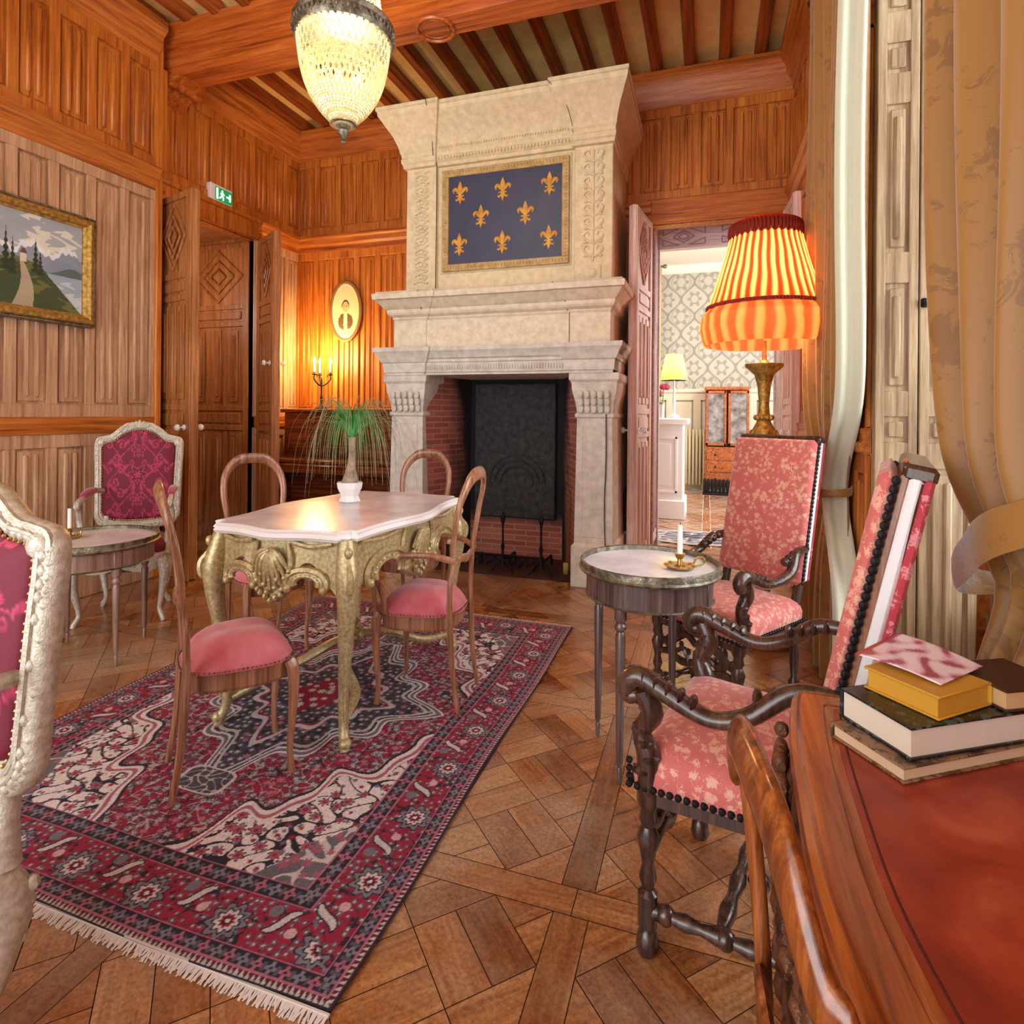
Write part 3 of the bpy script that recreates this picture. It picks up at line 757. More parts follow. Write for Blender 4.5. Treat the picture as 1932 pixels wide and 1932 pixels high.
mblock(lt, FX0, FX1, 4.07, BK, [(1.485, .035), (1.50, .035), (1.505, .045), (1.575, .05), (1.58, .06), (1.60, .06), (1.61, .075), (1.635, .085), (1.66, .105), (1.69, .11), (1.695, 0)])
for (a, c) in ((FX0, -2.06), (-.90, FX1)):
    mblock(lt, a, c, 4.045, 4.2, [(1.485, .035), (1.50, .035), (1.505, .045), (1.575, .05), (1.58, .06), (1.61, .075), (1.635, .085), (1.66, .105), (1.69, .11), (1.695, 0)])
for i in range(56): lt.sph((-2.05+i*.0205, 4.018, 1.54), (.006, .006, .022), 5, 4)
lt.build('lintel', M['stone_low'], fp, ang=.5)
fz = MB(); mblock(fz, FX0, FX1, 4.10, BK, [(1.69, 0), (1.915, 0)])
fz.bx(FX0-.008, -2.05, 4.085, 4.2, 1.695, 1.915, .004); fz.bx(-.93, FX1+.008, 4.085, 4.2, 1.695, 1.915, .004)
fz.build('frieze', M['stone_mid'], fp)
sh = MB(); P_ = [(1.91, 0), (1.925, .012), (1.935, .012), (1.95, .04), (1.965, .05), (1.99, .052), (2.0, .07), (2.03, .10), (2.055, .125), (2.06, .145), (2.10, .15), (2.105, .135), (2.12, .12)]
mblock(sh, FX0, FX1, 4.10, BK, P_, .8)
mblock(sh, FX0-.002, -2.04, 4.085, 4.4, P_, .8); mblock(sh, -.94, FX1+.002, 4.085, 4.4, P_, .8)
sh.build('mantel_shelf', M['stone_mid'], fp, ang=.4)
om = MB(); OX0, OX1, OY = -2.29, -.655, 4.24
om.bx(OX0, OX1, OY, BK, 2.10, 3.53)
for a, c in ((OX0-.005, -2.03), (-.93, OX1+.005)): om.bx(a, c, OY-.03, OY+.1, 2.12, 3.20, .006)
om.bx(-2.0, -.955, OY-.012, OY+.02, 2.29, 3.115, .004)
om.build('overmantel', M['stone'], fp)
cr = MB(); cx0, cx1 = OX0, OX1
P_ = [(3.13, .0), (3.135, .03), (3.16, .035), (3.17, .05), (3.20, .055), (3.21, .045), (3.235, .05), (3.25, .065), (3.27, .07), (3.30, .085), (3.36, .13), (3.42, .20), (3.46, .245), (3.47, .26), (3.50, .265), (3.505, .28), (3.53, .28)]
mblock(cr, cx0, cx1, OY, BK, [(z, o*.9) for z, o in P_], .55)
mblock(cr, cx0-.003, -2.05, OY-.03, 4.5, [(z, o*.9+.002) for z, o in P_], .55); mblock(cr, -.93, cx1+.003, OY-.03, 4.5, [(z, o*.9+.002) for z, o in P_], .55)
for i in range(62): cr.sph((-2.27+i*.026, OY-.055, 3.185), (.009, .01, .015), 6, 4)
for i in range(80): cr.sph((-2.28+i*.0204, OY-.066, 3.262), (.008, .009, .011), 5, 4)
cr.build('crown_hood', M['stone'], fp, ang=.4)
# carved relief on the two pilasters
rl = MB()
for i in range(9):
    z = 2.22+i*.098; x = -2.16
    for sg in (-1, 1):
        rl.tube([(x-sg*.06, OY-.036, z), (x+sg*.055, OY-.038, z+.05), (x-sg*.06, OY-.036, z+.1)], .008, 5, 5)
    rl.sph((x, OY-.034, z+.05), (.018, .012, .018), 7, 5)
rl.build('carved_interlace', M['stone'], fp)
rl = MB(); x = -.79
rl.tube([(x, OY-.034, 2.3), (x, OY-.034, 3.1)], .007, 5, 2, smooth=False)
for i in range(8):
    z = 2.33+i*.098
    for sg in (-1, 1):
        rl.tube([(x, OY-.034, z), (x+sg*.045, OY-.036, z+.02), (x+sg*.07, OY-.036, z+.06), (x+sg*.04, OY-.036, z+.085), (x+sg*.028, OY-.034, z+.055)], [.007, .009, .009, .007, .004], 5, 4)
        rl.sph((x+sg*.055, OY-.032, z+.01), (.017, .012, .01), 6, 4)
rl.bx(x-.06, x+.06, OY-.038, OY-.03, 2.16, 2.27, .003); rl.sph((x, OY-.036, 2.215), (.035, .012, .035))
rl.build('carved_arabesque', M['stone'], fp)
def joint(P, r, k=3, sm=True): MB().tube(P, r, 4, k, smooth=sm).build('block_joint', M['stonedark'], fp)
for (x_, z_, x2, z2, y_) in ((-2.075, 1.69, -2.075, 1.92, 4.093), (-.93, 1.69, -.93, 1.92, 4.08)):
    joint([(x_, y_, z_), (x2, y_, z2)], .0022, 1, False)
joint([(-2.03, OY-.04, 2.13), (-2.03, OY-.035, 3.13), (-2.04, OY-.08, 3.2), (-2.03, OY-.13, 3.35), (-2.0, OY-.30, 3.52)], .0035, 4)
joint([(-1.08, OY-.30, 3.52), (-.98, OY-.20, 3.42), (-.94, OY-.11, 3.3), (-.935, OY-.075, 3.22)], .003, 4)
joint([(-2.05, 3.94, 2.11), (-2.06, 4.0, 2.02), (-2.075, 4.085, 1.93)], .003, 3)
joint([(-1.02, 3.94, 2.11), (-.95, 4.03, 1.99), (-.94, 4.08, 1.92)], .003, 3)
joint([(-.66, 4.05, 1.2), (-.655, 4.045, .9), (-.665, 4.045, .6), (-.655, 4.03, .3), (-.64, 4.02, .28), (-.64, 4.02, 0.02)], .004, 3)
# brick firebox
V, F, UVs, S = [], [], [], []
def quadgrid(p00, p10, p11, p01, n, m_, soot):
    b0 = len(V); p00, p10, p11, p01 = map(Vector, (p00, p10, p11, p01))
    wd, hd = (p10-p00).length, (p01-p00).length
    for i in range(n+1):
        for j in range(m_+1):
            u, v = i/n, j/m_; V.append(p00.lerp(p10, u).lerp(p01.lerp(p11, u), v)); UVs.append((u*wd, v*hd)); S.append(soot(u, v))
    for i in range(n):
        for j in range(m_):
            a = b0+i*(m_+1)+j; F.append((a, a+m_+1, a+m_+2, a+1))
cl = lambda t: max(0, min(1, t))
rn = lambda u, v: .18*math.sin(u*9+v*7)+.08*math.sin(v*31+u*17)
bl, br, by = -1.93, -1.12, 4.72
quadgrid((-2.065, 4.12, 0), (bl, by, 0), (bl, by, 1.6), (-2.065, 4.12, 1.6), 20, 30, lambda u, v: cl((u-.45)*2.6+rn(u, v)+max(0, v-.8)*3))
quadgrid((br, by, 0), (-.866, 4.12, 0), (-.866, 4.12, 1.6), (br, by, 1.6), 20, 30, lambda u, v: cl((.5-u)*2.6+rn(u, v)+max(0, v-.8)*3))
quadgrid((bl, by, 0), (br, by, 0), (br, by, 1.6), (bl, by, 1.6), 20, 30, lambda u, v: cl((v-.17)*14+.1+abs(u-.5)*.5))
quadgrid((-2.065, 4.12, .004), (-.866, 4.12, .004), (br, by, .004), (bl, by, .004), 10, 10, lambda u, v: .85)
me = bpy.data.meshes.new('firebox'); me.from_pydata(V, [], F); uv = me.uv_layers.new(name='UVMap')
li = np.zeros(len(me.loops), np.int32); me.loops.foreach_get('vertex_index', li)
uv.data.foreach_set('uv', np.array(UVs, np.float32)[li].ravel()); me.materials.append(M['brick'])
fb = bpy.data.objects.new('firebox', me); C.objects.link(fb); fb.parent = fp; vval(fb, S, 'Soot')
MB().bx(-2.07, -.86, 4.14, by, 1.5, 1.55).build('flue', M['black'], fp)
pl = MB(); pl.bx(-1.88, -1.17, by-.05, by-.01, .33, 1.45, .01)   # cast fireback with an arched relief
for rr in (.14, .19, .24): pl.tube([(-1.5+rr*math.cos(a), by-.055, .62+rr*math.sin(a)) for a in np.linspace(0, PI, 13)], .008, 5, 1)
pl.build('fireback', M['soot'], fp)
gr = thing('fire_grate', 'black iron fire grate on the hearth between the andirons', 'fire grate', (-1.5, 4.45, .005))
g = MB()
for i in range(9): g.tube([(-.26+i*.065, -.13, .10), (-.26+i*.065, -.15, .02), (-.26+i*.065, .12, .02)], .008, 5, 1, smooth=False)
g.tube([(-.3, -.14, .1), (.3, -.14, .1)], .01, 6, smooth=False); g.build('bars', M['iron'], gr)
for sx in (-.26, .26):
    for sy in (-.14, .11): MB().tube([(sx, sy, 0), (sx, sy, .05)], .01, 6, smooth=False).build('foot', M['iron'], gr)
an = None
for k_, x in enumerate((-1.93, -1.46, -1.16)):
    if an is None:
        an = thing('andiron', 'left black iron andiron standing in the brick fireplace', 'andiron', (x, 4.25, .005))
        g = MB(); g.lathe([(.001, 0), (.022, 0), (.012, .03), (.009, .1), (.016, .14), (.008, .17), (.008, .30), (.018, .34), (.02, .37), (.001, .40)], (0, 0, .05), 10); g.build('post', M['iron'], an)
        g = MB(); g.tube([(-.09, -.03, .0), (-.05, 0, .06), (0, 0, .09), (.05, 0, .06), (.09, -.03, 0)], .009, 6, 5); g.build('foot', M['iron'], an)
        g = MB(); g.tube([(0, 0, .08), (0, .3, .08), (0, .32, 0)], .009, 6, smooth=False); g.build('bar', M['iron'], an)
    else: dup(an, (x, 4.22, .005), 0, ['', 'black iron andiron at the middle of the hearth', 'right black iron andiron by the stone jamb'][k_])
fs = thing('hearth_tools', 'thin brass and iron fire tools leaning inside the right jamb', 'fire tools', (-.99, 4.3, .005))
g = MB(); g.tube([(0, 0, 0), (.02, .05, .62)], .007, 6, smooth=False); g.sph((.02, .05, .63), .014); g.bx(-.02, .02, -.01, .01, 0, .09, .003); g.build('shovel', M['brass'], fs)
g = MB(); g.tube([(.05, .03, 0), (.05, .07, .55)], .006, 6, smooth=False); g.sph((.05, .07, .56), .012); g.build('poker', M['iron'], fs)

# heraldic panel over the mantel
hp = thing('heraldic_painting', 'dark blue panel with eight gold fleurs-de-lis above the mantel', 'painting', (-1.475, OY-.015, 2.695))
HW, HH = .905, .68
MB().bx(-HW/2, HW/2, -.008, .006, -HH/2, HH/2).build('canvas', M['bluecanvas'], hp)
f_ = MB()
for a, c, d, e in ((-HW/2-.055, HW/2+.055, HH/2, HH/2+.055), (-HW/2-.055, HW/2+.055, -HH/2-.055, -HH/2), (-HW/2-.055, -HW/2, -HH/2, HH/2), (HW/2, HW/2+.055, -HH/2, HH/2)):
    f_.bx(a, c, -.02, .006, d, e, .005)
for i in range(40):
    for sz in (-1, 1): f_.sph((-HW/2-.03+i*(HW+.06)/39, -.02, sz*(HH/2+.028)), (.007, .006, .012), 5, 4)
for i in range(28):
    for sx in (-1, 1): f_.sph((sx*(HW/2+.028), -.02, -HH/2+i*HH/27), (.012, .006, .007), 5, 4)
f_.build('frame', plain('carved_tan_frame', '#cdb27c', .6, bs=.5, var='#a8854c'), hp)
def fleur(m, cx, cz, s, y=-.009):
    T = lambda p: (cx+p[0]*s, y, cz+p[1]*s)
    def poly(pts):
        n = len(pts); m.add([(cx+p[0]*s, y, cz+p[1]*s) for p in pts]+[(cx+p[0]*s, y-.003, cz+p[1]*s) for p in pts], [tuple(range(n, 2*n)), tuple(range(n))[::-1]]+[(j, (j+1) % n, n+(j+1) % n, n+j) for j in range(n)])
    poly([(0, .95), (.10, .72), (.19, .45), (.12, .15), (.06, -.12), (-.06, -.12), (-.12, .15), (-.19, .45), (-.10, .72)][::-1])
    poly([(-.32, -.12), (-.32, -.22), (.32, -.22), (.32, -.12)])
    poly([(-.05, -.22), (-.13, -.45), (0, -.85), (.13, -.45), (.05, -.22)])
    for g_ in (-1, 1):
        m.tube([T((g_*.05, -.08)), T((g_*.22, .18)), T((g_*.40, .38)), T((g_*.56, .28)), T((g_*.52, .05))], [(.05*s, .003), (.11*s, .004), (.13*s, .004), (.09*s, .003), (.03*s, .002)], 6, 4, hint=(0, 1, 0))
        m.tube([T((g_*.06, -.22)), T((g_*.17, -.38)), T((g_*.33, -.50)), T((g_*.38, -.36))], [(.04*s, .003), (.07*s, .003), (.06*s, .003), (.02*s, .002)], 6, 3, hint=(0, 1, 0))
for u, v in ((.104, .2), (.49, .21), (.894, .21), (.296, .49), (.69, .5), (.1, .79), (.49, .80), (.89, .79)):
    m = MB(); fleur(m, -HW/2+u*HW, HH/2-v*HH, .102); m.build('fleur_de_lis', M['fleur'], hp)

# ------------------------------------------------------------------ pictures, sign
def picture_land():
    t = thing('landscape_painting', 'mountain lake landscape painting in a gilt frame on the left wall', 'painting', (XLN+.05, 2.27, 2.065))
    W2, H2 = .40, .27
    n, m_ = 260, 180
    u = np.linspace(0, 1, n)[:, None]+np.zeros((1, m_)); v = np.linspace(0, 1, m_)[None, :]+np.zeros((n, 1))
    U0 = u; c = np.empty((n, m_, 3)); nz = np.zeros((n, m_))
    for k, (a, b_) in enumerate(((7, 5), (13, 11), (29, 23), (53, 47))): nz += np.sin(u*a+1.3*k+2*np.sin(v*b_))*np.cos(v*b_+k)/(k+1.5)
    nz = nz/1.6; u = (u-.46)/.54
    sky = (.62+.25*(1-v))[..., None]*np.array([.74, .80, .86])*.8
    c[:] = sky; cl_ = nz > .15; c[cl_ & (v > .5)] = rgb('#dcd8c8')
    mt = .60+.13*np.abs(((u*2.1+.3) % 1)-.5)*2+.03*nz+.02*np.sin(u*37)+.012*np.sin(u*71)
    mm = v < mt; c[mm] = rgb('#8d97a6'); c[mm & (v > mt-.05-.04*nz) & (nz > -.2)] = rgb('#e4e6e8')
    h2 = .46+.05*np.sin(u*9)+.02*nz; c[v < h2] = rgb('#5d6f6a')
    lake = v < .40; c[lake] = rgb('#9fb0bd'); c[lake & (nz > .1)] = rgb('#c3ccd2')
    land = v < .48-.85*np.clip(u-.42, 0, 1)+.03*nz; c[land] = rgb('#43502f'); c[land & (nz > .2)] = rgb('#6a6a3a')
    path = land & (np.abs(u-.22-.05*np.sin(v*7)) < .03+.22*(.45-v)); c[path] = rgb('#b7a488')
    for tx, tz, th, tw in ((.02, .35, .46, .07), (.10, .32, .40, .06), (.38, .38, .38, .06), (.44, .36, .28, .05), (-.3, .3, .4, .1), (-.6, .3, .5, .1)):
        k = (v-tz)/th; tr = (k > 0) & (k < 1) & (np.abs(u-tx) < tw*(1-k)*(.7+.3*np.sin(k*40))); c[tr] = rgb('#26361f')
    hs = (np.abs(u-.23) < .04) & (v > .47) & (v < .56); c[hs] = rgb('#d6c8ac'); c[(np.abs(u-.23) < .05-(v-.56)*.6) & (v >= .56) & (v < .62)] = rgb('#6f4a36')
    c *= (.9+.15*nz[..., None])
    P = np.zeros((n, m_, 3)); P[..., 1] = -W2+2*W2*U0; P[..., 2] = -H2+2*H2*v; P[..., 0] = .012
    gridmesh('canvas', P[:, ::1], M['canvas'], t, np.clip(c, 0, 1))
    f_ = MB(); w1 = .085
    for prof in ([(0, -.045), (.035, -.045), (.055, -.06), (.075, -.03), (.075, -.005), (.0, -.0)],):
        pass
    lp = []
    for o, x in ((0, .0), (.0, .022), (.012, .028), (.016, .044), (.032, .052), (.052, .046), (.060, .035), (.060, -.045), (0, -.045)):
        lp.append([(x, -W2-o, -H2-o), (x, W2+o, -H2-o), (x, W2+o, H2+o), (x, -W2-o, H2+o)])
    f_.loft(lp, cap=False)
    fo = f_.build('frame', M['goldframe'], t, ang=.3)
    e_ = MB()
    for y0_, y1_, z0_, z1_ in ((-W2-.076, W2+.076, H2+.060, H2+.076), (-W2-.076, W2+.076, -H2-.076, -H2-.060), (-W2-.076, -W2-.060, -H2-.06, H2+.06), (W2+.060, W2+.076, -H2-.06, H2+.06)): e_.bx(-.045, .034, y0_, y1_, z0_, z1_, .005)
    e_.build('dark_edge', M['oldbrass'], fo)
    return t
picture_land()
def oval():
    t = thing('oval_portrait', 'oval sepia portrait in thin dark gilt frame beside the fireplace', 'picture', (-3.35, YB-.05, 2.18), 0)
    n, m_ = 40, 60
    r = np.linspace(0, 1, n)[:, None]; a = np.linspace(0, 2*PI, m_)[None, :]
    X = r*np.cos(a)*.15; Z = r*np.sin(a)*.265
    c = np.empty((n, m_, 3)); c[:] = rgb('#e2c896')
    head = (X/.036)**2+((Z-.04)/.05)**2 < 1; hair = (X/.042)**2+((Z-.055)/.055)**2 < 1
    body = ((X/.085)**2+((Z+.10)/.085)**2 < 1)
    c[body] = rgb('#5f4a34'); c[(np.abs(X) < .02) & body] = rgb('#dcc6a0'); c[hair] = rgb('#4c3a2a'); c[head] = rgb('#c9a57a')
    c[((np.abs(np.abs(X)-.014) < .006) & (np.abs(Z-.05) < .004))] = rgb('#4c3a2a')
    c[r[:, 0] > .93] = rgb('#f0dcae')
    P = np.stack([X, X*0-.008, Z], -1)[:, ::-1]; gridmesh('print', P, M['canvas'], t, c[:, ::-1])
    f_ = MB(); f_.tube([(.168*math.cos(q), -.005, .285*math.sin(q)) for q in np.linspace(0, 2*PI, 37)[:-1]], (.019, .014), 8, 1, closed=True, hint=(0, 1, 0)); f_.build('frame', plain('walnut_oval_frame', '#8a6038', .4, .2), t)
    f_ = MB(); f_.tube([(0, .0, .28), (0, .02, .34)], .004, 5, smooth=False); f_.sph((0, .01, .312), (.02, .01, .02)); f_.build('hanger', M['goldframe'], t)
oval()
ex = thing('exit_sign', 'small green running-man exit sign above the left door', 'exit sign', (XL+.04, 3.94, 3.01))
MB().bx(-.035, .012, -.12, .12, -.075, .075, .006).build('housing', M['whitepaint'], ex)
MB().bx(.012, .016, -.07, .11, -.055, .055).build('panel', M['exitgreen'], ex)
m = MB(); x_ = .018
m.sph((x_, .0, .032), (.003, .009, .009)); m.tube([(x_, 0, .02), (x_, -.006, -.005)], (.003, .008), 6, smooth=False)
m.tube([(x_, -.006, -.005), (x_, .014, -.02), (x_, .008, -.042)], .005, 5, smooth=False); m.tube([(x_, -.006, -.005), (x_, -.016, -.025), (x_, -.032, -.03)], .005, 5, smooth=False)
m.tube([(x_, -.018, .004), (x_, -.01, .018), (x_, .012, .014), (x_, .022, .002)], .004, 5, smooth=False)
m.bx(.016, .019, -.06, -.045, -.045, .045); m.bx(.016, .019, .045, .09, -.006, .006); m.bx(.016, .019, .075, .09, -.03, .03)
m.build('pictogram', M['exitwhite'], ex)
# ------------------------------------------------------------------ rug
RXa, RXb, RYa, RYb = -2.37, -0.70, 1.00, 3.25
rug = thing('persian_rug', 'crimson and navy patterned Persian rug with ivory fringe under the table', 'rug', (RXa, RYa, 0))
Wd, Ln = RXb-RXa, RYb-RYa
n, m_ = 560, 750
xx = np.linspace(0, Wd, n)[:, None]+np.zeros((1, m_)); yy = np.linspace(0, Ln, m_)[None, :]+np.zeros((n, 1))
P = np.stack([xx+.006*np.sin(yy*5), yy+.006*np.sin(xx*4), np.full(xx.shape, .010)+.0015*np.sin(xx*9+yy*7)], -1)
gridmesh('pile', P, M['rug'], rug, rug_colors(xx, yy, Wd, Ln))
MB().bx(0.004, Wd-.004, .004, Ln-.004, 0.0005, .008).build('backing', plain('rug_edge', '#3a2028', .9), rug)
fr_ = MB(); rr = random.Random(5)
for e, sg in ((0.0, -1), (Ln, 1)):
    for i in range(620):
        x = Wd*i/619; L_ = .018+.016*rr.random(); dx = .022*(rr.random()-.5)
        fr_.add([(x-.0022, e, .008), (x+.0022, e, .008), (x+dx+.002, e+sg*L_, .002), (x+dx-.002, e+sg*L_, .002)], [(0, 1, 2, 3)])
    fr_.bx(0, Wd, e-.005 if sg < 0 else e, e if sg < 0 else e+.005, .001, .009)
fr_.build('fringe', plain('ivory_fringe', '#d8ccc4', .9), rug, flat=True)

# ------------------------------------------------------------------ gilt marble-topped table
TX, TY = -1.475, 2.245; TW, TL = .635, 1.0
tb = thing('gilt_table', 'carved gilt Rococo table with a serpentine white marble top', 'table', (TX, TY, .011))
def serp(o, z, n=14):
    """serpentine outline, canted corners; o = inset."""
    a, b_ = TW/2-o, TL/2-o; pts = []
    def side(p, q, bulge, k):
        p, q = Vector(p), Vector(q); d = (q-p); nrm = Vector((d.y, -d.x)).normalized()
        for i in range(k):
            t = i/k; pts.append(p+d*t+nrm*(bulge*(math.sin(PI*t)**2)*1.0-.014*math.sin(2*PI*t)**2))
    c = .05
    side((-a+c, -b_), (a-c, -b_), .04, n); side((a-c, -b_), (a, -b_+c), -.012, 4)
    side((a, -b_+c), (a, b_-c), .05, n+6); side((a, b_-c), (a-c, b_), -.012, 4)
    side((a-c, b_), (-a+c, b_), .04, n); side((-a+c, b_), (-a, b_-c), -.012, 4)
    side((-a, b_-c), (-a, -b_+c), .05, n+6); side((-a, -b_+c), (-a+c, -b_), -.012, 4)
    return [(p.x, p.y, z) for p in pts]
ZT = .77
m = MB(); m.loft([serp(.018, ZT-.040), serp(.004, ZT-.036), serp(-.004, ZT-.024), serp(.004, ZT-.012), serp(.001, ZT-.004), serp(.006, ZT)])
m.build('marble_rim', M['marble_edge'], tb, ang=.5)
m = MB(); m.loft([serp(.012, ZT-.004), serp(.012, ZT+.0015)]); m.build('marble_top', M['marble'], tb, ang=.3)
# apron: pierced scroll band on each side, thickness .03
def apron(px, py, dx, dy, half):
    """p = centre of side, d = unit along; builds carved panel."""
    nx, ny = dy, -dx; m = MB(); N = 44
    loops = []
    for i in range(N+1):
        t = -1+2*i/N; s = t*half
        at = abs(t)
        z = .72-.035-.012*math.cos(at*9)
        arch = math.sin(PI*min(1, max(0, (at-.24)/.66)))    # arches between shell and legs
        zb = .60-.05*(1-arch)+.045*arch if at > .24 else .535-.035*math.cos(at/.24*PI/2)
        if at > .9: zb = .56-.3*(at-.9)
        bul = .03*math.cos(t*PI/2)
        q = lambda off, zz: (px+dx*s+nx*(off+bul), py+dy*s+ny*(off+bul), zz)
        loops.append([q(-.012, .735), q(.012, .735), q(.016, (zb+.735)/2), q(.022, zb+.012), q(.004, zb), q(-.012, zb+.01)])
    m.loft(loops)
    q = lambda s, z, off=.022: (px+dx*s+nx*(off+.03*math.cos(s/half*PI/2)), py+dy*s+ny*(off+.03*math.cos(s/half*PI/2)), z)
    for sg in (-1, 1):
        c = sg*half*.56; R = half*.27
        for k_, (Rm, rad) in enumerate(((1.12, .013), (.86, .008), (.66, .010))):
            m.tube([q(c+R*Rm*math.cos(a), .585+R*.62*Rm*math.sin(a), .028) for a in np.linspace(-.35, PI+.35, 11)], rad, 6, 2)
        for e in (-1, 1): m.sph(q(c+e*R*1.0, .565, .034), (.017, .017, .017), 7, 5)
        for a in np.linspace(.2, PI-.2, 9): m.sph(q(c+R*.76*math.cos(a), .585+R*.47*math.sin(a), .03), (.008, .008, .008), 5, 4)
        # scroll beside the shell
        m.tube([q(sg*half*.26, .72), q(sg*half*.31, .66), q(sg*half*.27, .60), q(sg*half*.17, .555), q(sg*half*.20, .60)], [.008, .013, .012, .010, .006], 6, 4)
        m.tube([q(sg*half*.34, .725), q(sg*half*.62, .712), q(sg*half*.93, .725)], .009, 6, 4)
    for a in np.linspace(-1.25, 1.25, 9):   # shell
        m.tube([q(0, .70, .03), q(.035*math.sin(a)*1.2, .70-.05*math.cos(a), .042), q(.075*math.sin(a), .70-.115*math.cos(a)-.03, .032)], [.006, .011, .006], 6, 4)
    for k_ in range(22):
        a = k_*2.4; r_ = .018*math.sqrt(k_); m.sph(q(r_*math.cos(a), .615+r_*math.sin(a), .036), (.011, .011, .011), 6, 4)
    for k_ in range(5): m.sph(q((k_-2)*.022, .515+abs(k_-2)*.012, .03), (.011, .011, .014), 6, 4)
    return m
aX, aY = TW/2-.045, TL/2-.045
for (px, py, dx, dy, hl) in ((0, -aY, 1, 0, aX-.02), (0, aY, -1, 0, aX-.02), (aX, 0, 0, 1, aY-.02), (-aX, 0, 0, -1, aY-.02)):
    apron(px, py, dx, dy, hl).build('apron', M['giltpaint'], tb, ang=.9)
for sx in (-1, 1):
    for sy in (-1, 1):
        m = MB(); X, Y = sx*aX, sy*aY; o = lambda k: (X+sx*k*.7, Y+sy*k*.7)
        P_ = [(*o(.0), .735), (*o(.012), .68), (*o(.028), .60), (*o(.024), .50), (*o(.002), .36), (*o(-.018), .20), (*o(-.018), .08), (*o(0), .03), (*o(.012), .0)]
        m.tube(P_, [.030, .036, .042, .034, .026, .020, .018, .020, .018], 10, 5)
        for k_ in range(7): z = .70-.05*k_; m.sph((*o(.045-.004*k_), z), (.016, .016, .020), 7, 5)
        m.tube([(*o(.05), .66), (*o(.075), .62), (*o(.072), .575), (*o(.05), .57), (*o(.055), .60)], [.008, .012, .012, .009, .005], 6, 4)
        m.tube([(*o(.046), .52), (*o(.028), .38), (*o(.006), .22), (*o(.004), .10)], [.009, .007, .006, .005], 6, 4)
        m.sph((*o(.012), .028), (.024, .024, .02), 8, 6)
        for e in (-1, 1): m.tube([(X-sx*.015*(1+e), Y-sy*.015*(1-e), .62), (X-sx*.03*(1+e), Y-sy*.03*(1-e), .66), (X-sx*.04*(1+e), Y-sy*.04*(1-e), .63)], [.012, .014, .008], 6, 4)
        m.build('leg', M['giltpaint'], tb, ang=.9)
m = MB()
for sx in (-1, 1):
    for sy in (-1, 1):
        m.tube([(sx*aX*.93, sy*aY*.95, .09), (sx*aX*.75, sy*aY*.62, .115), (sx*aX*.34, sy*aY*.42, .17), (sx*.04, sy*.08, .20), (0, 0, .20)], [(.018, .016), (.02, .018), (.022, .018), (.022, .018), (.022, .018)], 8, 5)
m.lathe([(.001, .17), (.04, .18), (.055, .205), (.04, .23), (.02, .245), (.03, .27), (.012, .30), (.001, .31)], (0, 0, 0), 14)
for k_ in range(8): m.sph((.05*math.cos(k_*PI/4), .05*math.sin(k_*PI/4), .215), (.014, .014, .018), 6, 4)
m.build('stretcher', M['giltpaint'], tb, ang=.9)

# potted ponytail palm on the table
pt = thing('potted_palm', 'ponytail palm with drooping leaves in white faceted pot on marble table', 'potted plant', (-1.575, 2.37, .7835))
m = MB(); prof = [(.045, 0), (.052, .006), (.040, .03), (.058, .065), (.062, .088), (.058, .092), (.052, .088), (.050, .075)]
m.loft([[(r*math.cos(a), r*math.sin(a), z) for a in [2*PI*j/8+.2 for j in range(8)]] for r, z in prof])
m.build('pot', M['white'], pt, flat=True)
MB().lathe([(.05, .072), (.05, .08), (.001, .082)], (0, 0, 0), 12).build('soil', M['soil'], pt)
MB().tube([(0, 0, .07), (.004, 0, .11), (.008, .0, .17), (.012, 0, .24), (.010, 0, .30)], [.048, .034, .020, .016, .018], 10, 5).build('trunk', M['bark'], pt)
m = MB(); rr = random.Random(11)
for i in range(170):
    a = rr.random()*2*PI; L_ = .17+.25*rr.random(); el = .55+.9*rr.random()
    out = L_*(.35+.55*rr.random()); up = .05+.10*math.sin(el)*rr.random()*1.4+.02
    drop = rr.random()**.5*.34
    ca, sa = math.cos(a), math.sin(a)
    p0 = (.010, 0, .295)
    pts = [p0, (p0[0]+ca*out*.25, sa*out*.25, .295+up*.75), (p0[0]+ca*out*.6, sa*out*.6, .295+up), (p0[0]+ca*out*.9, sa*out*.9, .295+up-drop*.45), (p0[0]+ca*out*(.98+.1*rr.random()), sa*out*.98, max(.01, .295+up-drop*1.05))]
    if rr.random() < .28: pts = pts[:3]+[(p0[0]+ca*out*.8, sa*out*.8, .295+up*1.05)]
    m.tube(pts, [(.0030, .0010), (.0020, .0007), (.0014, .0006), (.0010, .0005), (.0006, .0004)][:len(pts)], 4, 4)
lv = m.build('leaves', M['leaf'], pt)
mm, nt, b = newmat('palm_leaf_mixed'); v = coords(nt)
sx_ = nt.nodes.new('ShaderNodeSeparateXYZ'); L(nt, v, sx_.inputs[0])
len_ = nt.nodes.new('ShaderNodeVectorMath'); len_.operation = 'DISTANCE'; L(nt, v, len_.inputs[0]); len_.inputs[1].default_value = (.01, 0, .34)
L(nt, ramp(nt, len_.outputs['Value'], [(.05, hx('#5db85e')), (.12, hx('#5c8a4c')), (.2, hx('#8a8460'))]), b.inputs['Base Color']); b.inputs['Roughness'].default_value = .45
lv.data.materials[0] = mm

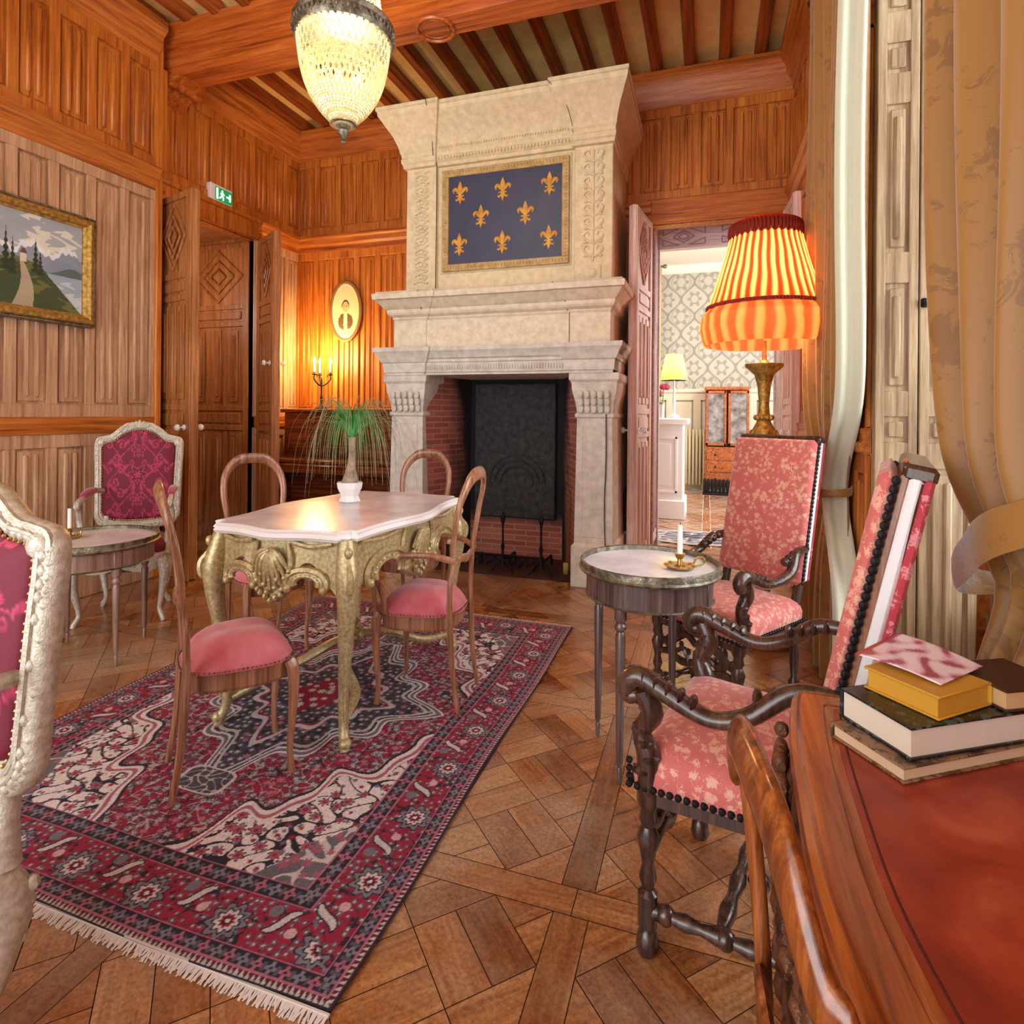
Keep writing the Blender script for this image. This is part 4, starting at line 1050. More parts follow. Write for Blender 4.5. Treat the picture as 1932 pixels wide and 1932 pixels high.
# ------------------------------------------------------------------ balloon-back dining chairs
def roundseat(wf, wr, yf, yr, n=40, p=3.2, o=0.0):
    """plan outline of a seat, front at -y."""
    pts = []
    cy = (yf+yr)/2; hy = (yr-yf)/2+o
    for j in range(n):
        a = 2*PI*j/n; ca, sa = math.cos(a), math.sin(a)
        k = (abs(ca)**p+abs(sa)**p)**(-1/p)
        y = cy+hy*k*sa; f = (y-yf)/(yr-yf)
        pts.append(((wf/2*(1-f)+wr/2*f+o)*k*ca, y))
    return pts
def domed(m, outl, z0, z1, rings=9, crease=0.0):
    n = len(outl); cx = sum(p[0] for p in outl)/n; cy = sum(p[1] for p in outl)/n
    loops = [[(p[0], p[1], z0) for p in outl]]
    for i in range(rings+1):
        f = i/rings; k = math.cos(f*PI/2)**.55 if i < rings else .02; k = max(k, .02)
        k = 1+.03*math.sin(PI*min(1, f*2)) if f < .25 else k+.0
        kk = (1-f)**.5 if i else 1; kk = max(.02, kk)
        z = z0+(z1-z0)*(math.sin(f*PI/2)**.8)
        loops.append([(cx+(p[0]-cx)*(kk if i else 1.02), cy+(p[1]-cy)*(kk if i else 1.02), z-(crease*math.exp(-((p[0]-cx)*kk*18)**2) if crease else 0)) for p in outl])
    m.loft(loops)
def balloon(label, loc, rz, group, arms=False, upper=None, mat_='chairwood', z=.94, rs=1.0, ln=1.0):
    W = M[mat_]
    t = thing('balloon_back_chair', label, 'chair', loc, rz, group)
    m = MB()
    Lp = [(-.175, .20, .40), (-.178, .205, .50), (-.165, .215, .58), (-.185, .225, .68), (-.197, .245, .78), (-.175, .272, z-.075), (-.10, .295, z-.012), (0, .30, z)]
    rd = [(.017, .014), (.018, .014), (.015, .013), (.019, .013), (.022, .014), (.024, .015), (.027, .016), (.028, .017)]
    Lp = [(x, .20+(y-.20)*ln, q) for x, y, q in Lp]; rd = [(a*rs, b_*rs) for a, b_ in rd]
    P_ = Lp+[(-x, y, q) for x, y, q in Lp[::-1][1:]]; R_ = rd+rd[::-1][1:]
    m.tube(P_, R_, 16, 6, hint=(0, 1, .25)); m.build('back_hoop', W, t)
    m = MB(); m.tube([(-.168, .214, .57), (-.08, .23, .595), (0, .235, .585), (.08, .23, .595), (.168, .214, .57)], [(.012, .009), (.016, .009), (.02, .01), (.016, .009), (.012, .009)], 8, 5, hint=(0, 1, 0)); m.build('back_rail', W, t)
    for sx in (-1, 1):
        m = MB(); m.tube([(sx*.175, .20, .43), (sx*.175, .205, .33), (sx*.17, .22, .15), (sx*.168, .25, 0)], [(.018, .016), (.019, .018), (.016, .015), (.013, .013)], 8, 5, hint=(0, 1, 0)); m.build('leg', W, t)
    for sx in (-1, 1):
        m = MB(); m.tube([(sx*.185, -.185, .372), (sx*.195, -.20, .33), (sx*.192, -.198, .20), (sx*.182, -.19, .08), (sx*.186, -.198, 0)], [.023, .025, .018, .013, .015], 9, 5); m.build('leg', W, t)
    o0 = roundseat(.44, .36, -.21, .21); m = MB()
    m.loft([[(p[0]*k, p[1]*k, q) for p in o0] for k, q in ((.955, .310), (.985, .320), (.99, .360), (1.0, .375))]); m.build('seat_rail', W, t, ang=.5)
    m = MB(); domed(m, roundseat(.445, .365, -.213, .213, o=.004), .373, .468, crease=.008); s = m.build('seat', M['rosevelvet'], t, ang=1.2)
    m = MB(); on = roundseat(.455, .375, -.218, .218, n=84, o=.004)
    for p in on: m.sph((p[0], p[1], .380), .0042, 5, 4)
    m.build('stud_trim', M['oldbrass'], s)
    if arms:
        for sx in (-1, 1):
            m = MB(); m.tube([(sx*.178, .225, .60), (sx*.23, .12, .625), (sx*.255, -.03, .625), (sx*.235, -.16, .615), (sx*.205, -.235, .60), (sx*.20, -.25, .58)], [(.012, .014), (.016, .013), (.02, .013), (.02, .014), (.018, .016), (.012, .012)], 8, 5, hint=(0, 0, 1)); a = m.build('arm', W, t)
            m = MB(); m.tube([(sx*.21, -.215, .60), (sx*.235, -.18, .52), (sx*.215, -.15, .44), (sx*.205, -.15, .38)], [.015, .014, .016, .018], 8, 4); m.build('support', W, a)
    for o_ in [t]: o_.scale = (BS, BS, 1)
    return t
BS = .77
ZR = .0115
balloon('balloon-back chair with rose seat at near left table corner, seen edge on', (-1.50, 1.60, ZR), face(.64, .77), 'balloon-back chairs around the gilt table')
balloon('balloon-back chair pulled to left side of gilt table, in front of the doorway', (-2.09, 2.43, ZR), face(.87, -.48), 'balloon-back chairs around the gilt table')
balloon('balloon-back chair behind the palm pot, nearest the fireplace hearth', (-1.60, 3.02, ZR), face(.03, -1), 'balloon-back chairs around the gilt table')
balloon('balloon-back armchair with low arms and rose seat at right side of table', (-1.13, 2.27, ZR), face(-1, -.08), 'balloon-back chairs around the gilt table', arms=True)
balloon('foreground balloon-back chair with tall orange-brown hoop pushed to the writing desk', (.245, .625, 0.0), face(1, .16), 'chair at the writing desk', mat_='fgwood', z=.872, rs=.88, ln=.65)

# ------------------------------------------------------------------ Louis XV armchairs in crimson damask
def backoutline(w_, z0, z1, n_=6):
    h = w_/2
    P = [(0, z1), (h*.38, z1-.022), (h*.66, z1-.075), (h*.82, z1-.085), (h*.98, z1-.10), (h*1.0, z1-.16), (h*.98, (z0+z1)/2+.04), (h*.95, z0+.10), (h*.93, z0+.04), (h*.78, z0+.005), (h*.35, z0-.01), (0, z0-.012)]
    P = P+[(-x, z) for x, z in P[::-1][1:-1]]
    return P
def louis(label, loc, rz, group, z1=1.10, s_=1.0, ln=.13):
    t = thing('carved_armchair', label, 'armchair', loc, rz, group); W = M['silverwood']
    z0 = .50; t.scale = (s_, s_, 1)
    by = lambda z: .25+(z-z0)*ln          # back leans
    out = backoutline(.56, z0, z1)
    m = MB(); m.tube([(x, by(z), z) for x, z in out], [(.026, .026)]*len(out), 10, 5, closed=True, hint=(0, 1, -.2))
    sm = catc([(x, by(z), z) for x, z in out], 5)
    for k2, dy, rad in ((.925, -.020, .006), (1.03, -.016, .007), (.975, -.027, .005)):
        m.tube([(x*k2, by(z)+dy, z0+.02*(1-k2)/.075+(z-z0)*(1+(k2-.975)*.9)) for x, z in out], rad, 6, 5, closed=True)
    for i, p in enumerate(sm):             # carved leaf beading along the frame
        if i % 2 == 0: m.sph((p[0], p[1]-.022, p[2]), (.011, .010, .013), 6, 4)
        if i % 2: m.sph((p[0]*1.02, p[1]-.012, p[2]+.0), (.018, .016, .012), 6, 4)
    for k_ in range(-3, 4): m.tube([(k_*.012, by(z1)-.03, z1-.01), (k_*.024, by(z1)-.03, z1+.028-abs(k_)*.006), (k_*.032, by(z1)-.018, z1+.030-abs(k_)*.010)], [.008, .012, .006], 6, 3)
    for sx in (-1, 1):
        m.tube([(sx*.03, by(z1)-.02, z1+.01), (sx*.09, by(z1)-.025, z1+.005), (sx*.14, by(z1)-.02, z1-.045), (sx*.12, by(z1)-.025, z1-.05)], [.010, .014, .012, .006], 6, 4)
        m.sph((sx*.262, by(z1-.1)-.012, z1-.105), (.030, .026, .028))
        m.tube([(sx*.205, by(z0+.03), z0+.05), (sx*.215, .24, .44), (sx*.222, .235, .36)], [.024, .022, .026], 8, 4)
    for k_ in range(-2, 3): m.sph((k_*.022, by(z0)-.028, z0-.012), (.013, .012, .016-.002*abs(k_)), 6, 4)
    m.build('back_frame', W, t, ang=1.0)
    inn = catc([(x*.885, z0+.035+(z-z0)*.90) for x, z in out], 5); ncol = len(inn); rings = 46
    cx, cz = 0, (z0+z1)/2
    rad = np.linspace(0.0, 1, rings)[:, None]; ox = np.array([p[0] for p in inn]+[inn[0][0]])[None, :]; oz = np.array([p[1] for p in inn]+[inn[0][1]])[None, :]
    k_ = 3; ox = np.interp(np.arange(0, ncol+.01, 1/k_), np.arange(ncol+1), ox[0])[None, :]; oz = np.interp(np.arange(0, ncol+.01, 1/k_), np.arange(ncol+1), oz[0])[None, :]
    X = rad*ox; Z = cz+rad*(oz-cz)
    for face_, nm in ((-1, 'back_cushion'), (1, 'outer_back')):
        Yv = .25+(Z-z0)*ln+face_*(.012+.034*np.sqrt(np.clip(1-rad**2.5, 0, 1)))
        P = np.stack([X, Yv, Z], -1)
        if face_ > 0: P = P[:, ::-1]
        c_ = damask(X, Z-cz); g_ = gridmesh(nm, P, M['damask'], t, c_ if face_ < 0 else c_[:, ::-1])
        if face_ < 0: bc = g_
    m = MB(); ed = catc([(x*.90, z0+.03+(z-z0)*.905) for x, z in out], 12)
    acc = 0; last = None
    for p in ed:
        if last is None or math.hypot(p[0]-last[0], p[1]-last[1]) > .0125:
            m.sph((p[0], by(p[1])-.020, p[1]), .0048, 6, 4); last = p
    m.build('stud_trim', M['brass'], bc)
    o0 = roundseat(.58, .48, -.27, .25, p=4)
    m = MB(); m.loft([[(p[0]*k, p[1]*k, q-.03*(abs(math.cos(3*math.atan2(p[1], p[0])))*(i < 1))) for p in o0] for i, (k, q) in enumerate(((.96, .315), (.99, .33), (1.0, .37), (.985, .385)))])
    for k_ in range(-5, 6): m.sph((k_*.018, -.275, .345-.002*abs(k_)), (.012, .012, .02), 6, 4)
    m.build('seat_frame', W, t, ang=.7)
    n = 60; o1 = roundseat(.565, .465, -.262, .245, n=n, p=4); rg = np.linspace(0, 1, 34)[:, None]
    ox = np.array([p[0] for p in o1]+[o1[0][0]])[None, :]; oy = np.array([p[1] for p in o1]+[o1[0][1]])[None, :]
    k2 = 3; ox = np.interp(np.arange(0, n+.01, 1/k2), np.arange(n+1), ox[0])[None, :]; oy = np.interp(np.arange(0, n+.01, 1/k2), np.arange(n+1), oy[0])[None, :]
    rr_ = np.minimum(1, rg*1.06); X = rr_*ox; Y = rr_*oy; Z = .375+.085*np.sqrt(np.clip(1-rg**5, 0, 1))+.02*(1-rg**2)+0*X
    gridmesh('seat', np.stack([X, Y, Z], -1), M['damask'], t, damask(X, Y))
    for sx in (-1, 1):
        m = MB(); m.tube([(sx*.225, by(.70)-.0, .70), (sx*.255, .16, .715), (sx*.275, .02, .695), (sx*.285, -.09, .675), (sx*.288, -.135, .655), (sx*.283, -.12, .635)], [(.016, .016), (.017, .016), (.02, .018), (.021, .02), (.020, .020), (.012, .012)], 8, 5); a = m.build('arm', W, t)
        m = MB(); m.tube([(sx*.287, -.115, .66), (sx*.29, -.07, .57), (sx*.268, -.09, .47), (sx*.268, -.14, .36)], [.018, .020, .021, .026], 9, 5); m.build('arm_support', W, a)
        m = MB(); m.tube([(sx*.258, .145, .725), (sx*.272, .04, .715), (sx*.28, -.045, .70)], [(.022, .014), (.030, .024), (.020, .014)], 10, 5, hint=(0, 0, 1)); m.build('arm_pad', M['velvetred'], a)
    for sx in (-1, 1):
        for sy, yy_ in ((-1, -.23), (1, .22)):
            fx = .255 if sy < 0 else .205
            m = MB(); m.tube([(sx*fx, yy_, .35), (sx*(fx+.022), yy_+sy*.022, .29), (sx*(fx+.010), yy_+sy*.012, .18), (sx*(fx-.012), yy_-sy*.006, .07), (sx*(fx+.012), yy_+sy*.016, .018), (sx*(fx+.02), yy_+sy*.024, .0)], [.032, .036, .024, .016, .018, .014], 9, 5)
            for q in range(4): m.sph((sx*(fx+.045-.004*q), yy_+sy*(.045-.004*q), .315-.03*q), (.012, .012, .016), 6, 4)
            m.build('leg', W, t, ang=1.0)
    return t
M['velvetred'] = velvet('crimson_pad_velvet', '#7c1030', '#b42850', '#b02c50')
louis('crimson damask armchair against the left wall beside the open door', (-3.24, 2.605, 0), face(.62, -.78), 'silvered armchairs in crimson damask', 1.10, .80)
louis('large foreground crimson damask armchair cut by the left frame edge', (-1.435, .50, 0), face(.02, -1), 'silvered armchairs in crimson damask', 1.05, 1.0, .07)

# ------------------------------------------------------------------ high-back armchairs in salmon brocade
def bary(m, P, r, tw=9, n=10, amp=.22):
    """turned / twisted bar between two points."""
    a, b_ = Vector(P[0]), Vector(P[1]); N = max(12, tw*4); loops = []
    d = (b_-a); L_ = d.length; q = Vector((0, 0, 1)).rotation_difference(d.normalized())
    for i in range(N+1):
        t = i/N; R = r*(1+amp*math.sin(t*tw*2*PI))
        loops.append([a+q @ Vector((R*math.cos(2*PI*j/n), R*math.sin(2*PI*j/n), t*L_)) for j in range(n)])
    m.loft(loops)
def highback(label, loc, rz, group, w_=.46, bh=1.10, yr=.19):
    t = thing('high_back_armchair', label, 'armchair', loc, rz, group); W = M['darkwood']
    wf = w_+.06; yf = -.23; by = lambda z: yr+.0+(z-.45)*.21
    # legs: turned front legs, square rear legs carried into the back posts
    for sx in (-1, 1):
        m = MB(); m.lathe([(.001, 0), (.020, .003), (.026, .02), (.022, .045), (.014, .055), (.022, .065), (.022, .10), (.022, .135), (.012, .145), (.020, .17), (.013, .20), (.020, .235), (.026, .26), (.015, .285), (.021, .30), (.017, .32), (.026, .34), (.026, .40)], (sx*wf/2-sx*.025, yf+.025, 0), 12); m.build('leg', W, t)
        m = MB(); m.lathe([(.001, 0), (.020, .003), (.024, .02), (.014, .05), (.020, .065), (.021, .135), (.012, .15), (.018, .22), (.013, .30), (.022, .34), (.022, .45)], (sx*(w_/2-.02), yr, 0), 12)
        m.tube([(sx*(w_/2-.02), yr, .42), (sx*(w_/2-.02), by(.62)+.02, .62), (sx*(w_/2-.02), by(.9)+.03, .90), (sx*(w_/2-.02), by(bh)+.03, bh-.02)], (.020, .016), 8, 4, hint=(0, 1, 0)); m.build('leg', W, t)
    m = MB(); fx, rx = wf/2-.025, w_/2-.02
    for sx in (-1, 1):
        a = (sx*fx, yf+.025, .10); c = (sx*rx, yr, .10); bary(m, (a, c), .015, 5); 
        for f in (.12, .5, .88): m.sph((sx*(fx*(1-f)+rx*f), yf+.025+(yr-yf-.025)*f, .10), (.022, .022, .022), 9, 6)
    bary(m, ((-(fx+rx)/2, (yf+yr)/2, .10), ((fx+rx)/2, (yf+yr)/2, .10)), .016, 4); m.sph((0, -.01, .10), .026, 9, 6)
    m.build('stretcher', W, t)
    m = MB(); y_ = yf+.03          # carved front stretcher
    for sx in (-1, 1):
        m.tube([(0, y_, .30), (sx*.05, y_, .335), (sx*.11, y_, .30), (sx*.16, y_, .27), (sx*fx, y_, .29)], [(.012, .010), (.02, .011), (.022, .011), (.016, .011), (.012, .01)], 8, 4, hint=(0, 1, 0))
        m.tube([(0, y_, .235), (sx*.07, y_, .215), (sx*.13, y_, .235), (sx*fx, y_, .22)], [(.012, .01), (.017, .01), (.015, .01), (.012, .01)], 8, 4, hint=(0, 1, 0))
        m.tube([(sx*.03, y_, .22), (sx*.06, y_, .27), (sx*.10, y_, .25), (sx*.13, y_, .29)], .010, 6, 4)
        for q in range(5): m.sph((sx*(.03+.035*q), y_-.008, .27+.02*math.sin(q*2)), (.013, .009, .013), 6, 4)
    m.build('carved_front_rail', W, t)
    # seat
    def ring(o, z): return [(-wf/2+o, yf+o, z), (wf/2-o, yf+o, z), (w_/2-o, yr+.02-o, z), (-w_/2+o, yr+.02-o, z)]
    N = 14; X0 = np.linspace(-1, 1, N*2+1); loops = []
    def rr4(o, z, k=8):
        c = ring(o, z); out = []
        for i in range(4):
            p, q, s_ = Vector(c[i-1]), Vector(c[i]), Vector(c[(i+1) % 4]); e = .03
            a = q+(p-q).normalized()*e; d = q+(s_-q).normalized()*e
            for j in range(5): f = j/4; out.append(a*(1-f)**2+q*2*f*(1-f)+d*f*f)
        return out
    m = MB(); m.loft([rr4(0.0, .372), rr4(-.006, .385), rr4(-.008, .42), rr4(0, .448), rr4(.03, .466), rr4(.08, .478), rr4(.16, .484)]); s = m.build('seat', M['salmon'], t, ang=1.2)
    m = MB(); c = ring(-.008, .385)
    for i in range(4):
        p, q = Vector(c[i]), Vector(c[(i+1) % 4]); k_ = int((q-p).length/.0175)
        for j in range(k_): v = p.lerp(q, j/k_); m.sph((v.x, v.y, .384), (.0082, .0082, .0082), 7, 5)
    for (sx) in (-1, 1):
        for j in range(4): m.sph((sx*(wf/2+.008), yf-.008, .384+.0175*j), .008, 6, 4)
    m.build('stud_trim', M['iron'], s)
    m = MB(); m.bx(-wf/2+.01, wf/2-.01, yf+.01, yf+.04, .34, .375, .004); m.bx(-w_/2+.01, w_/2-.01, yr-.02, yr+.01, .34, .375, .004)
    for sx in (-1, 1): m.loft([[(sx*(wf/2-.01), yf+.03, z), (sx*(wf/2-.035), yf+.03, z), (sx*(w_/2-.035), yr, z), (sx*(w_/2-.01), yr, z)] for z in (.34, .375)])
    m.build('seat_frame', W, t)
    # back: front pad, wooden frame, white strip as painted window light, rear cloth
    def slab(mm_, x, z0, z1, d0, d1, b):
        th = math.atan(.21); R3 = Matrix.Rotation(-th, 3, 'X')
        H = (z1-z0)/math.cos(th); mm_.obx((0, by((z0+z1)/2)+(d0+d1)/2, (z0+z1)/2), (x, d1-d0, H), R3, b)
    m = MB(); slab(m, w_+.01, .52, bh, -.035, .0, .016); bc = m.build('backrest', M['salmon'], t, ang=1.0)
    m = MB(); slab(m, w_, .525, bh-.005, .0, .014, .003); m.build('back_frame', M['chairwood'], t)
    m = MB(); slab(m, w_+.006, .53, bh-.008, .0135, .036, .006); m.build('lit_edge_strip', M['lit_edge'], t)
    m = MB(); slab(m, w_+.004, .53, bh-.006, .0355, .054, .006); m.build('rear_cover', M['crimcloth'], t)
    m = MB(); slab(m, w_+.004, bh-.02, bh+.012, .0, .056, .008); m.build('top_rail', M['darkwood'], t)
    for sx in (-1, 1):
        m = MB()
        for j in range(34):
            z = .53+j*(bh-.545)/33; m.sph((sx*(w_/2+.007), by(z)-.006, z), (.006, .0088, .0088), 6, 5)
        m.build('stud_trim', M['iron'], bc)
    for sx in (-1, 1):
        xa = sx*(w_/2-.0); xf = sx*(wf/2+.005)
        m = MB(); m.tube([(xa, by(.66), .665), (xa+sx*.012, yr-.04, .655), (xf*.99, yr-.12, .595), (xf, -.07, .575), (xf, -.16, .605), (xf, -.215, .625), (xf, -.245, .605), (xf, -.24, .58), (xf, -.218, .585)], [(.015, .016), (.018, .02), (.020, .018), (.021, .018), (.023, .022), (.024, .024), (.023, .023), (.020, .020), (.014, .014)], 10, 5)
        for q in range(5): m.sph((xf, -.10-.026*q, .598+.008*q), (.025, .010, .016), 7, 5)
        for q in range(4): m.sph((xa+sx*.004, yr-.015-.03*q, .66-.010*q), (.021, .010, .018), 7, 5)
        a = m.build('arm', W, t, ang=.9)
        m = MB(); m.tube([(xf, -.21, .60), (xf-sx*.006, -.19, .55), (xf-sx*.012, -.215, .50), (xf-sx*.015, -.20, .45), (xf-sx*.02, -.205, .37)], [.023, .025, .021, .027, .024], 9, 4)
        for q in range(6): m.sph((xf-sx*.008, -.205+.012*math.sin(q*2), .57-.030*q), (.026, .024, .012), 7, 5)
        m.build('arm_support', W, a, ang=.9)
    return t
M['lit_edge'] = plain('window_lit_edge', '#efeaea', .8, bs=.3, bscale=200)  # white stands for window light along the chair back's side
M['crimcloth'] = floral('crimson_back_cloth', '#b4303c', '#d8848a', 26, thr=.62)
highback('salmon brocade high-back armchair beneath the glowing floor lamp', (.09, 2.57, 0), face(-.62, -.785), 'salmon brocade high-back armchairs', w_=.375)
highback('salmon brocade high-back armchair in profile, nearest the desk and books', (.135, 1.505, 0), face(-.968, .25), 'salmon brocade high-back armchairs', w_=.42, yr=.125)

# ------------------------------------------------------------------ round pedestal tables
def gueridon(name, label, loc, R, H, rz, mt):
    t = thing(name, label, 'side table', loc, rz)
    MB().lathe([(.001, H-.022), (R-.006, H-.022), (R-.006, H-.006), (.001, H-.004)], (0, 0, 0), 48).build('marble_top', M['marble'], t, ang=.5)
    m = MB(); m.lathe([(R-.012, H-.026), (R+.004, H-.024), (R+.010, H-.016), (R+.004, H-.010), (R+.004, H+.010), (R+.0, H+.013), (R-.006, H+.010), (R-.006, H-.022)], (0, 0, 0), 48)
    m.build('gallery', M['oldbrass'], t, ang=.5)
    m = MB(); m.lathe([(R-.035, H-.115), (R-.018, H-.112), (R-.018, H-.03), (R-.006, H-.024), (R-.05, H-.024)], (0, 0, 0), 48); ap = m.build('apron', mt, t, ang=.5)
    m = MB(); m.lathe([(R-.0175, H-.112), (R-.012, H-.108), (R-.0175, H-.104)], (0, 0, 0), 48)
    m.build('bead_moulding', M['oldbrass'], ap)
    for k_ in range(4):
        a = PI/4+k_*PI/2; x, y = (R-.034)*math.cos(a), (R-.034)*math.sin(a)
        m = MB(); m.lathe([(.001, 0), (.007, .004), (.009, .05), (.006, .055), (.011, .07), (.017, H-.20), (.012, H-.185), (.019, H-.175), (.019, H-.165), (.013, H-.155), (.020, H-.145), (.020, H-.11)], (x, y, 0), 12)
        m.obx((x, y, H-.07), (.036, .036, .088), Matrix.Rotation(a, 3, 'Z'), .003); m.build('leg', mt, t)
    return t
gueridon('round_side_table', 'round marble-topped side table between the crimson armchairs on the left', (-2.86, 2.10, 0), .285, .57, .55, M['greywood'])
gueridon('round_side_table', 'round marble-topped side table in front of the salmon armchair with brass rim', (-.19, 2.12, 0), .235, .68, .42, M['darkgrey'])
def chamberstick(label, loc, hc):
    t = thing('candlestick', label, 'candlestick', loc)
    m = MB(); m.lathe([(.001, 0), (.045, .002), (.052, .010), (.048, .010), (.02, .006), (.010, .012), (.008, .03), (.014, .036), (.018, .05), (.012, .05), (.001, .048)], (0, 0, 0), 18)
    for k_ in range(8): m.sph((.046*math.cos(k_*PI/4), .046*math.sin(k_*PI/4), .009), (.010, .010, .005), 6, 4)
    m.tube([(.045, 0, .008), (.075, 0, .02), (.078, 0, .04), (.055, 0, .038), (.045, 0, .018)], .004, 6, 4); m.build('holder', M['brass'], t)
    m = MB(); m.lathe([(.001, .045), (.009, .045), (.0085, .045+hc), (.001, .047+hc)], (0, 0, 0), 12); m.build('candle', M['wax'], t)
    m = MB(); m.tube([(0, 0, .045+hc), (.001, 0, .055+hc)], .001, 5, smooth=False); m.build('wick', M['black'], t)
chamberstick('brass chamberstick with white candle on the right round table', (-.085, 2.10, .677), .10)
chamberstick('brass chamberstick with short candle on the left round table', (-2.98, 2.08, .567), .10)
# tin with lid on the left round table? none visible

# ------------------------------------------------------------------ upright piano and candelabrum in the alcove
pn = thing('upright_piano', 'dark brown upright piano in the alcove left of the fireplace', 'piano', (-3.10, 4.68, 0))
m = MB(); m.bx(-.66, .66, -.10, .24, .03, 1.19, .006); m.bx(-.69, .69, -.13, .25, 1.19, 1.225, .008); m.bx(-.66, -.60, -.30, -.05, .0, .72, .01); m.bx(.60, .66, -.30, -.05, .0, .72, .01)
m.bx(-.66, .66, -.12, .24, 0, .10, .006); m.build('body', M['pianowood'], pn)
m = MB()
for a, c in ((-.62, -.24), (-.2, .2), (.24, .62)):
    m.bx(a, c, -.112, -.10, .86, 1.15, .004); m.bx(a+.03, c-.03, -.12, -.11, .89, 1.12, .005)
m.bx(-.58, .58, -.112, -.10, .18, .62, .006); m.build('front_panel', M['pianowood'], pn)
m = MB(); m.bx(-.68, .68, -.36, -.10, .66, .74, .012); m.bx(-.66, .66, -.34, -.12, .74, .785, .015); m.build('keyboard_lid', M['pianowood'], pn)
for sx in (-1, 1):
    m = MB(); m.lathe([(.001, 0), (.035, 0), (.03, .05), (.022, .08), (.032, .2), (.026, .4), (.036, .5), (.024, .56), (.036, .60), (.036, .66)], (sx*.62, -.32, 0), 14); m.build('leg', M['pianowood'], pn)
m = MB()
for sx in (-.08, .08): m.bx(sx-.02, sx+.02, -.16, -.09, .04, .06, .004)
m.build('pedals', M['brass'], pn)
cd = thing('candelabrum', 'iron three-branch candelabrum with lit lamps standing on the piano', 'candelabrum', (-3.50, 4.78, 1.2255))
m = MB(); m.lathe([(.001, 0), (.06, .002), (.055, .015), (.02, .025), (.010, .05), (.014, .10), (.008, .14), (.010, .26), (.006, .30)], (0, 0, 0), 14)
for k_ in range(3):
    a = k_*2*PI/3+.3; ca, sa = math.cos(a), math.sin(a)
    m.tube([(0, 0, .22), (.04*ca, .04*sa, .235), (.085*ca, .085*sa, .28), (.085*ca, .085*sa, .32), (.06*ca, .06*sa, .325), (.055*ca, .055*sa, .30)], [.008, .007, .006, .006, .005, .003], 6, 4)
    m.lathe([(.001, .32), (.022, .325), (.024, .332), (.012, .338), (.010, .35), (.001, .35)], (.085*ca, .085*sa, 0), 10)
m.build('branches', M['iron'], cd)
for k_ in range(3):
    a = k_*2*PI/3+.3; ca, sa = math.cos(a), math.sin(a)
    m = MB(); m.lathe([(.001, .345), (.009, .345), (.009, .43), (.001, .432)], (.085*ca, .085*sa, 0), 10); c = m.build('candle', M['wax'], cd)
    m = MB(); m.lathe([(.003, .43), (.010, .445), (.011, .46), (.005, .485), (.001, .495)], (.085*ca, .085*sa, 0), 10); m.build('bulb', M['bulb'], c)
pl_ = point('candelabrum_light', (-3.50, 4.70, 1.74), 26, (1.0, .66, .26), .14)

# ------------------------------------------------------------------ floor lamp with pleated shade
fl_ = thing('floor_lamp', 'gilt carved floor lamp with pleated orange shade and red trim', 'floor lamp', (.287, 3.42, 0))
m = MB(); m.lathe([(.001, 0), (.16, 0), (.17, .02), (.15, .045), (.10, .06), (.06, .09), (.045, .13), (.06, .2), (.04, .26), (.03, .5), (.035, .8), (.05, .9), (.03, .94), (.065, 1.0), (.078, 1.06), (.06, 1.12), (.035, 1.17), (.045, 1.19), (.03, 1.21), (.026, 1.26), (.034, 1.36), (.05, 1.42), (.095, 1.46), (.098, 1.475), (.03, 1.48), (.012, 1.50), (.012, 1.60)], (0, 0, 0), 28)
for k_ in range(10):
    a = k_*PI/5; m.tube([(.06*math.cos(a), .06*math.sin(a), 1.0), (.083*math.cos(a+.3), .083*math.sin(a+.3), 1.06), (.058*math.cos(a+.6), .058*math.sin(a+.6), 1.12)], .009, 6, 4)
    m.sph((.04*math.cos(a), .04*math.sin(a), 1.19), (.013, .013, .016), 6, 4)
m.build('column', M['gold_lamp'] if 'gold_lamp' in M else M['goldframe'], fl_, ang=.8)
def pleated(name, prof, npl, amp, mt, parent, n=360):
    A = np.linspace(0, 2*PI, n)[None, :]; z = np.array([p[1] for p in prof])[:, None]; r = np.array([p[0] for p in prof])[:, None]
    t_ = np.linspace(0, 1, 30); idx = np.linspace(0, len(prof)-1, 30)
    r = np.interp(idx, np.arange(len(prof)), r[:, 0])[:, None]; z = np.interp(idx, np.arange(len(prof)), z[:, 0])[:, None]
    ph = np.cos(npl*A+.25*np.sin(A*3)+.3*np.sin(z*30+A*5)); R = r*(1+amp*ph)
    P = np.stack([R*np.cos(A), R*np.sin(A), z+0*A], -1); o = gridmesh(name, P, mt, parent)
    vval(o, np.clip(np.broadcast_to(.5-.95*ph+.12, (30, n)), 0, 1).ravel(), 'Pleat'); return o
pleated('shade', [(.172, 2.20), (.185, 2.12), (.230, 1.96), (.285, 1.78)], 34, .018, M['shade'], fl_)
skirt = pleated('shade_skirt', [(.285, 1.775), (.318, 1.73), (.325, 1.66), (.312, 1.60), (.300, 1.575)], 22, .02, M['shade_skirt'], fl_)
m = MB(); m.lathe([(.172, 2.135), (.181, 2.14), (.176, 2.22), (.168, 2.225)], (0, 0, 0), 60)
for k_ in range(60): a = k_*PI/30; m.sph((.179*math.cos(a), .179*math.sin(a), 2.18), (.011, .011, .04), 6, 4)
m.build('shade_collar', M['shade_red'], fl_, ang=1)
m = MB()
ring = [(.289*math.cos(a), .289*math.sin(a), 1.778) for a in np.linspace(0, 2*PI, 49)[:-1]]; m.tube(ring, .010, 6, 1, closed=True)
for k_ in range(110): a = k_*2*PI/110; m.sph((.297*math.cos(a), .297*math.sin(a), 1.778), (.006, .006, .010), 5, 4)
m.build('shade_trim', plain('dark_red_braid', '#8c2418', .8), fl_)
